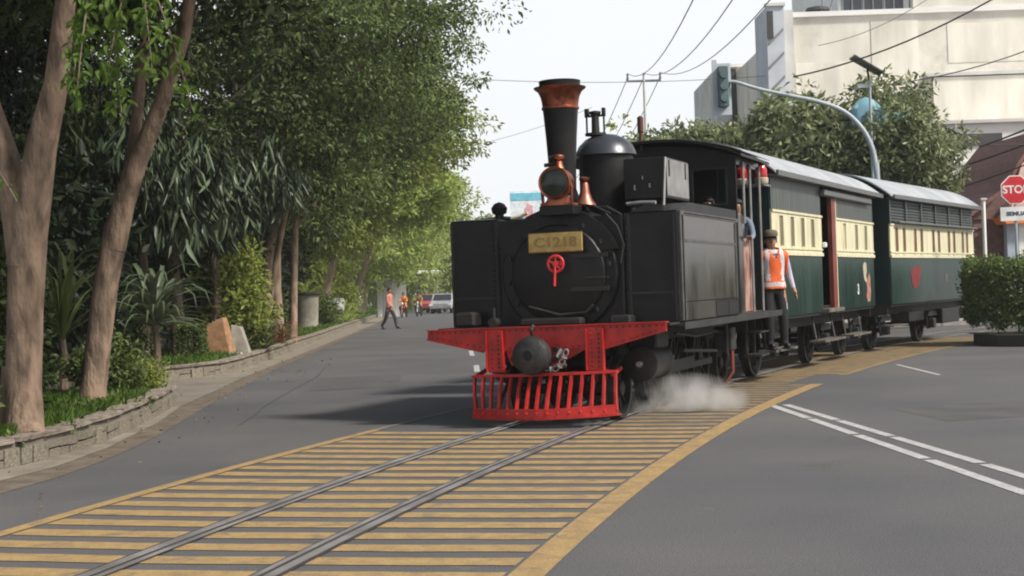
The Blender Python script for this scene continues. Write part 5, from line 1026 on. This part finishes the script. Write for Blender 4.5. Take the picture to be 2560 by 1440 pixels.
bush('shrub', (3.9, 49, 0), (1.6, 1.2, 3.6), l_lite, 'thin pale shrub left of the tree row, seen past the dome', group=None, n=60, per=26, L=.22, seed=55, crad=.35)
tp = empty('plastic_sheet', (10.4, 41.3, 6.25), label='light blue plastic sheet hanging in the tree crown beside the lamp pole', cat='sheet')
mb = MB(); V = []
for i in range(9):
    for jx in range(5): V.append((-.75+i*.2, .1*math.sin(i*1.3+jx), .22*math.sin(i*.7)-.15*jx*(1 if i < 5 else .45)+.1*math.sin(jx*2+i)))
mb.add(V, [(i*5+jx, i*5+jx+1, (i+1)*5+jx+1, (i+1)*5+jx) for i in range(8) for jx in range(4)]); o = mb.build('sheet', m_tarp, tp, smooth=True); o.modifiers.new('t', 'SOLIDIFY').thickness = .01
# traffic light on curved arm
tl = empty('traffic_light', (9.98, 40, 0), label='grey traffic light mast with a long curved arm reaching over the road', cat='traffic light')
MB().tube([(0, 0, 0), (0, 0, .4)], .12, 12).build('base', m_pole, tl, smooth=True)
MB().tube([(0, 0, .3), (0, 0, 3.4), (-.02, 0, 4.6)], [.095, .085, .075], 12).build('mast', m_pole, tl, smooth=True)
pa = [(-.03, 0, 4.4), (-.12, 0, 5.0), (-.38, 0, 5.55), (-.85, 0, 6.02), (-1.5, 0, 6.30), (-2.3, 0, 6.50), (-3.1, 0, 6.70), (-3.75, 0, 6.92), (-3.92, 0, 6.92)]
pp = []
for i in range(len(pa)-1):
    for t in (0, .25, .5, .75):
        p0 = Vector(pa[max(i-1, 0)]); p1 = Vector(pa[i]); p2 = Vector(pa[i+1]); p3 = Vector(pa[min(i+2, len(pa)-1)])
        pp.append(.5*((2*p1)+(-p0+p2)*t+(2*p0-5*p1+4*p2-p3)*t*t+(-p0+3*p1-3*p2+p3)*t**3))
pp.append(Vector(pa[-1])); MB().tube(pp, [.075-.035*i/len(pp) for i in range(len(pp))], 12).build('arm', m_pole, tl, smooth=True)
sh = MB().bbox(-4.22, -3.95, -.12, .12, 6.25, 7.35, .02).build('signal_head', m_sig, tl); MB().box(-4.36, -4.225, .121, .15, 6.05, 7.55).box(-4.224, -3.85, .121, .15, 6.05, 7.45).build('backing_board', m_palebl, sh)
for k in range(3): MB().lathe([(.11, -.22), (.12, -.13), (.11, -.12)], (-4.08, 0, 6.48+.32*k), 12, 'y').build('visor', m_sig, sh)
MB().tube([(-3.94, 0, 6.75), (-3.90, 0, 6.92)], .03, 6).build('clamp', m_blkm, tl)
sl = empty('solar_street_lamp', (10.1, 41.0, 0), label='slim lamp pole topped with a tilted solar panel beside the traffic light mast', cat='street lamp')
MB().tube([(0, 0, 0), (0, 0, 7.0)], [.06, .035], 10).build('pole', m_pole, sl, smooth=True); MB().tube([(0, 0, 6.9), (-.05, 0, 7.3)], .03, 8).build('panel_mount', m_blkm, sl)
mb = MB(); mb.prism([(-.46, 7.66), (.34, 7.16), (.32, 7.12), (-.48, 7.61)], -.3, .3); mb.build('solar_panel', m_solar, sl); MB().box(-.35, -.02, -.1, .1, 6.76, 6.86).build('lamp_head', m_pole, sl)
# stop sign
st = empty('stop_sign', (10.95, 32, 0), label='red octagonal stop sign with a white plate below at the right edge', cat='sign')
MB().tube([(0, .04, 0), (0, .04, 3.55)], .035, 8).build('post', m_pole, st, smooth=True)
oc = [(.335*math.cos(R(22.5+45*k)), 3.29+.335*math.sin(R(22.5+45*k))) for k in range(8)]; pb = MB().prism(oc, -.012, .004).build('plate', m_signw, st)
MB().prism([(x*.93, 3.29+(z-3.29)*.93) for x, z in oc], -.016, -.0125).build('red_face', m_stop, pb); text_mesh('STOP', .235, m_signw, 'lettering', pb, (.0, -.018, 3.29), (R(90), 0, 0), .002, 1., .006)
p2 = MB().box(-.34, .34, -.012, .004, 2.62, 2.92).build('plate', m_signw, st, label='white plate under the octagon'); text_mesh('SEMUA', .12, m_signb, 'lettering', p2, (.0, -.014, 2.77), (R(90), 0, 0), .002, 1.15, .006)
# hedge and its kerb
hd = empty('hedge', (11.6, 30.8, 0), label='leafy clipped hedge spilling over a dark planter kerb at the right edge', cat='hedge')
rg = np.random.default_rng(70); cs = []
n = 1250; q = rg.random((n, 3))*2-1; ax = rg.integers(0, 3, n); sg_ = np.where(rg.random(n) < .8, -1, 1)
for i_ in range(n):
    if ax[i_] == 0 and rg.random() < .5: q[i_, 0] = -1
    elif ax[i_] == 1: q[i_, 1] = -1
    elif ax[i_] == 2: q[i_, 2] = 1
q = q/np.maximum(1, (np.abs(q[:, :2])**5).sum(1)**.2)[:, None]
cs = q*np.array([2.3, 1.0, .62])+np.array([12.15, 31.15, 1.02]); cs[:, 2] += .09*np.sin(cs[:, 0]*4)+.06*np.sin(cs[:, 0]*9+cs[:, 1]*3); cs[:, 1] -= (cs[:, 0]-12.15)*.12; cs += rg.normal(size=cs.shape)*.05
cs = cs-np.array([11.6, 30.8, 0])
v, f = clump_leaves(cs, .16, 60, .075, -.1, .5, .8, rg); rawmesh('foliage', v, f, LEAF('hedge_leaf', (.02, .045, .014), (.09, .15, .045), .28, c3=(.2, .27, .09)), hd)
mb = MB()
for k in range(26): a = rg.random(2); mb.tube(bez((-1.1+2.8*a[0], -.1+.5*a[1], .2), (-1.1+2.8*a[0], 0, .6), (-1.3+3*rg.random(), -.3+rg.random(), 1.0), 5), [.03, .025, .02, .016, .01], 5)
mb.build('stem', m_bark2, hd)
kb = empty('planter_kerb', (11.6, 30.6, 0), label='dark low kerb ring holding the hedge at the right edge', cat='kerb')
pts = [(9.75+.0, 31.4), (9.68, 30.8), (9.85, 30.2), (10.3, 29.75), (11.2, 29.4), (12.5, 29.1), (14.5, 28.9)]
mb = MB(); V = []
for x, y in pts: V += [(x-11.6, y-30.6, 0), (x-11.6, y-30.6, .24), (x+.2-11.6, y+.2-30.6, .24), (x+.2-11.6, y+.2-30.6, 0)]
mb.add(V, [(4*i+jx, 4*i+4+jx, 4*i+4+(jx+1) % 4, 4*i+(jx+1) % 4) for i in range(6) for jx in range(4)]+[(0, 1, 2, 3), (24, 27, 26, 25)]); mb.build('kerb', m_kerbd, kb)
sheet('soil', [(9.95, 31.6), (10.1, 30.4), (10.5, 29.98), (14.6, 29.15), (14.6, 33), (10, 33)], .2, m_soil, kind='structure')
# raised pavement behind the train
mb = MB(); mb.add([(x, y, z) for z in (0, .14) for x, y in ((-1, 44), (30, 44), (30, 60), (-1, 60))], [(0, 3, 2, 1), (4, 5, 6, 7), (0, 1, 5, 4), (1, 2, 6, 5), (2, 3, 7, 6), (3, 0, 4, 7)]); mb.build('pavement', M('pale_pavement', (.3, .28, .26), .9, scale=2, col2=(.4, .38, .35)), kind='structure')
br = empty('barrier', (13.2, 43.5, 0), label='low red and white road barrier seen under the rear of the second coach', cat='barrier'); MB().box(-.7, .7, -.04, .04, .55, .75).build('rail', m_signw, br)
for k in range(4): MB().box(-.62+k*.36, -.46+k*.36, -.046, -.041, .55, .75).build('red_band', m_stop, br)
for x in (-.6, .6): MB().box(x-.03, x+.03, -.03, .03, 0, .55).build('leg', m_grey, br)
# utility pole and cables
up = empty('utility_pole', (9.4, 100, 0), label='distant utility pole with a crossarm and three insulators', cat='utility pole')
MB().tube([(0, 0, 0), (0, 0, 15.7)], [.16, .09], 10).build('pole', m_palegr, up, smooth=True); MB().box(-1.15, 1.15, -.06, .06, 15.3, 15.42).build('crossarm', m_cableg, up)
for x in (-1.1, 0, 1.1): MB().lathe([(.05, 15.43), (.09, 15.55), (.06, 15.7), (.09, 15.8), (.03, 15.9)], (x, 0, 0), 8).build('insulator', m_cableg, up)
def cable(a, b, sag, r, label, mat=m_cable, group='overhead cables'):
    a = Vector(a); b = Vector(b); o = bpy.data.objects.new; pts = [a.lerp(b, t)-Vector((0, 0, sag*4*t*(1-t))) for t in [i/14 for i in range(15)]]
    mb = MB(); mb.tube([p-a for p in pts], r, 5); mb.build('cable', mat, None, loc=a, label=label, cat='cable', group=group)
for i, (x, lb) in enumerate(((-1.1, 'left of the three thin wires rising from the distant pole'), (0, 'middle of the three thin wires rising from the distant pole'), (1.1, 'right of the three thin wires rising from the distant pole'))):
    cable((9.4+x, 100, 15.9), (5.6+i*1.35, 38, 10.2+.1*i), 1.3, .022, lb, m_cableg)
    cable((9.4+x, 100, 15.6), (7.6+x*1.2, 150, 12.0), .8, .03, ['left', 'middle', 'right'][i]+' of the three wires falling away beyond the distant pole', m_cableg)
cable((-4, 60, 10.4), (12, 60, 9.9), .35, .013, 'thin level wire crossing the sky behind the chimney top', m_cableg)
cable((-3.0, 70, 8.2), (3.5, 60, 8.8), .2, .009, 'faint lower wire between the trees and the chimney', m_cableg)
cable((7.8, 40, 7.0), (13.5, 34, 9.1), .45, .022, 'dark cable sweeping up across the beige wall to the top of the picture')
cable((13.4, 42, 5.1), (13.3, 30, 5.6), .1, .028, 'upper thick cable slanting up to the right edge above the white building')
cable((13.0, 42, 4.6), (13.6, 30, 5.3), .1, .026, 'second thick cable just below the upper one at the right edge')
cable((12.6, 44, 5.4), (18, 44, 5.3), .05, .018, 'level cable above the dark slot opening')
cable((12.6, 43, 3.9), (15.2, 38, 5.0), .1, .02, 'lower cable rising behind the brown gable')
cable((12.8, 50, 8.0), (19.5, 50, 9.7), .3, .02, 'thin cable along the ledge of the beige wall')
cable((11.7, 55, 10.2), (17, 55, 12.6), .4, .014, 'thinnest cable crossing the upper beige wall', m_cableg)
# billboard far behind, canopy, pavilion, vehicles at the end of the street
bb = empty('billboard', (2, 160, 0), label='white and blue billboard rising above the locomotive tank far behind', cat='billboard')
MB().box(-1.9, 1.7, -.1, .1, 9.2, 12.2).build('board', m_bill, bb); MB().box(-1.8, 1.6, -.14, -.101, 11.2, 12.0).build('blue_band', m_billb, bb); MB().prism([(-.4, 9.4), (.6, 9.4), (.5, 10.6), (0, 10.9), (-.3, 10.3)], -.14, -.101).build('pink_shape', m_billr, bb)
for x in (-1, 1): MB().tube([(x, .2, 0), (x, .2, 9.3)], .15, 8).build('post', m_grey, bb)
pv = empty('pavilion', (-8.1, 100, 0), label='small white pavilion with a stepped slate roof behind the pedestrian', cat='kiosk')
MB().add([(-1.7, -1.1, 2.7), (1.0, -1.1, 2.7), (1.0, 1.1, 2.7), (-1.7, 1.1, 2.7), (-.5, -.3, 3.9), (.6, -.3, 3.9), (.6, .3, 3.9), (-.5, .3, 3.9)], [(0, 3, 2, 1), (4, 5, 6, 7), (0, 1, 5, 4), (1, 2, 6, 5), (2, 3, 7, 6), (3, 0, 4, 7)]).build('roof', m_slate, pv); MB().box(-.2, .4, -.2, .2, 3.901, 4.9).build('roof_turret', m_palebl, pv)
for x in (-.8, .2, .85): MB().box(x-.14, x+.14, -.95, -.7, 0, 2.69).build('column', m_whitew, pv)
MB().box(-.9, .9, .2, .4, 0, 2.69).build('wall', m_whitew, pv)
cn = empty('canopy', (-6.6, 120, 0), label='flat white canopy over the far parked vehicles', cat='canopy'); MB().bbox(-1.3, .7, -1, 1, 3.1, 3.35, .03).build('roof', m_whitew, cn); [MB().tube([(x, 0, 0), (x, 0, 3.1)], .05, 6).build('leg', m_grey, cn) for x in (-1.1, .5)]
def car(loc, rz, mat, label):
    c = empty('parked_car', loc, rz, label=label, cat='car', group='cars parked at the far end of the street')
    MB().prism([(-2.0, .35), (-2.05, .75), (-1.3, .92), (-.7, 1.42), (.8, 1.45), (1.5, 1.0), (2.0, .9), (2.05, .35)], -.8, .8, 'yz').build('body', mat, c, bevel=.05)
    MB().prism([(-1.22, .93), (-.72, 1.36), (.75, 1.38), (1.38, 1.0)], -.805, .805, 'yz').build('side_window', m_win, c); MB().add([(-.68, -1.27, .95), (.68, -1.27, .95), (.62, -.76, 1.38), (-.62, -.76, 1.38)], [(0, 1, 2, 3)]).build('windscreen', m_win, c, loc=(0, -.02, .02))
    for x in (-.7, .7):
        for y in (-1.25, 1.3): MB().lathe([(.2, -.1), (.31, -.1), (.31, .1), (.2, .1)], (0, 0, 0), 16, 'x').build('wheel', m_tyre, c, loc=(x, y, .31))
        MB().bbox(x-.14, x+.14, -2.07, -2.0, .55, .7, .02).build('headlight', m_signw, c)
car((-6.3, 116, 0), R(-12), m_carr, 'red car left of the parked pair beyond the locomotive'); car((-5.0, 110, 0), R(-8), m_cars, 'silver car half hidden by the locomotive tank'); car((-6.9, 132, 0), R(-15), m_cars, 'farthest pale car under the white canopy')
def moto(loc, rz, label, sm):
    c = empty('motorcycle', loc, rz, label=label, cat='motorcycle', group='motorcycles far up the street')
    for y in (-.6, .6): MB().torus((0, y, .3), .26, .045, 'x', 18, 8).build('wheel', m_tyre, c, smooth=True)
    MB().tube([(0, -.6, .3), (0, -.42, .85), (0, -.35, 1.0)], .035, 6).tube([(0, -.4, .8), (0, 0, .5), (0, .6, .35)], .06, 6).bbox(-.12, .12, -.2, .2, .3, .6, .03).build('frame', sm, c, smooth=True); MB().bbox(-.13, .13, -.05, .6, .68, .8, .04).build('seat', m_tyre, c); MB().tube([(-.3, -.3, 1.02), (0, -.36, 1.0), (.3, -.3, 1.02)], .02, 6).build('handlebar', m_tyre, c); MB().sphere((0, -.45, .88), .09, 8, 6).build('headlight', m_signw, c, smooth=True)
    return c
ride = dict(walk); ride.update(pel=(0, .1, .82), waist=(0, .08, .97), chest=(0, .03, 1.17), sh=(0, 0, 1.3), neck=(0, -.02, 1.39), h0=(0, -.04, 1.45), h1=(0, -.045, 1.52), h2=(0, -.04, 1.57), sL=(.18, 0, 1.29), eL=(.26, -.14, 1.08), wL=(.27, -.32, 1.04), pL=(.27, -.38, 1.05), sR=(-.18, 0, 1.29), eR=(-.26, -.14, 1.08), wR=(-.27, -.32, 1.04), pR=(-.27, -.38, 1.05),
    hpL=(.1, .05, .8), kL=(.2, -.3, .68), aL=(.18, -.12, .3), tL=(.18, -.26, .26), hpR=(-.1, .05, .8), kR=(-.2, -.3, .68), aR=(-.18, -.12, .3), tR=(-.18, -.26, .26))
for i, (x, y, mt, lb, sh_) in enumerate([(-7.05, 96, m_carr, 'left of the two approaching motorcycles', m_orange), (-6.25, 99, m_cars, 'right of the two approaching motorcycles', m_tan)]):
    moto((x, y, 0), R(-10), lb, mt); person((x, y, 0), R(-10), ride, 1.7, ['rider in orange on the left motorcycle', 'rider in tan on the right motorcycle'][i], m_skin, sh_, m_navy, m_shoe, m_hair, fingers=False, lvl=1)

# ------------------------------------------------------------------ steam and haze
def volume_box(name, x0, x1, y0, y1, z0, z1, dens, col, aniso=.2):
    o = MB().box(x0, x1, y0, y1, z0, z1).build(name, None if False else m_blk, kind='stuff'); m = bpy.data.materials.new(name+'_air'); m.use_nodes = True; t = m.node_tree; t.nodes.clear()
    out = t.nodes.new('ShaderNodeOutputMaterial'); v = t.nodes.new('ShaderNodeVolumePrincipled'); v.inputs['Density'].default_value = dens; v.inputs['Color'].default_value = (*col, 1); v.inputs['Anisotropy'].default_value = aniso
    t.links.new(v.outputs[0], out.inputs['Volume']); o.data.materials.clear(); o.data.materials.append(m); return o, t, v
HAZE = .0005
volume_box('haze', -160, 160, -4, 420, -1.0, 17.2, HAZE, (.93, .95, .97))
sm = MB()
for c, r in [((-.05, 0, .26), (.7, .4, .27)), ((.45, -.05, .36), (.5, .36, .38)), ((-.6, .05, .18), (.45, .32, .2))]: sm.sphere(c, r, 20, 14)
so = sm.build('steam', m_blk, kind='stuff', smooth=True, loc=(1.98, 17.35, .0)); rm = so.modifiers.new('merge', 'REMESH'); rm.mode = 'VOXEL'; rm.voxel_size = .05
m = bpy.data.materials.new('steam_vapour'); m.use_nodes = True; t = m.node_tree; t.nodes.clear()
out = t.nodes.new('ShaderNodeOutputMaterial'); v = t.nodes.new('ShaderNodeVolumePrincipled'); v.inputs['Color'].default_value = (.97, .97, .98, 1); v.inputs['Anisotropy'].default_value = .3
c = t.nodes.new('ShaderNodeTexCoord'); n = t.nodes.new('ShaderNodeTexNoise'); n.inputs['Scale'].default_value = 2.2; n.inputs['Detail'].default_value = 5
r = t.nodes.new('ShaderNodeMapRange'); r.inputs[1].default_value = .40; r.inputs[2].default_value = .68; r.inputs[3].default_value = 0; r.inputs[4].default_value = 10
# density falls off from the middle of the puff
vl = t.nodes.new('ShaderNodeVectorMath'); vl.operation = 'MULTIPLY'; vl.inputs[1].default_value = (1.2, 2.2, 2.8); ofs = t.nodes.new('ShaderNodeVectorMath'); ofs.operation = 'SUBTRACT'; ofs.inputs[1].default_value = (-.05, 0, .12)
ln = t.nodes.new('ShaderNodeVectorMath'); ln.operation = 'LENGTH'; fr = t.nodes.new('ShaderNodeMapRange'); fr.inputs[1].default_value = .25; fr.inputs[2].default_value = 1.0; fr.inputs[3].default_value = 1; fr.inputs[4].default_value = 0
mu = t.nodes.new('ShaderNodeMath'); mu.operation = 'MULTIPLY'
t.links.new(c.outputs['Object'], n.inputs[0]); t.links.new(n.outputs[0], r.inputs[0]); t.links.new(c.outputs['Object'], ofs.inputs[0]); t.links.new(ofs.outputs[0], vl.inputs[0]); t.links.new(vl.outputs[0], ln.inputs[0]); t.links.new(ln.outputs['Value'], fr.inputs[0])
t.links.new(r.outputs[0], mu.inputs[0]); t.links.new(fr.outputs[0], mu.inputs[1]); t.links.new(mu.outputs[0], v.inputs['Density']); t.links.new(v.outputs[0], out.inputs['Volume'])
so.data.materials.clear(); so.data.materials.append(m)
S.cycles.volume_step_rate = 2.0; S.cycles.max_bounces = 8; S.cycles.volume_bounces = 2; S.cycles.filter_width = 2.0; S.cycles.use_denoising = True
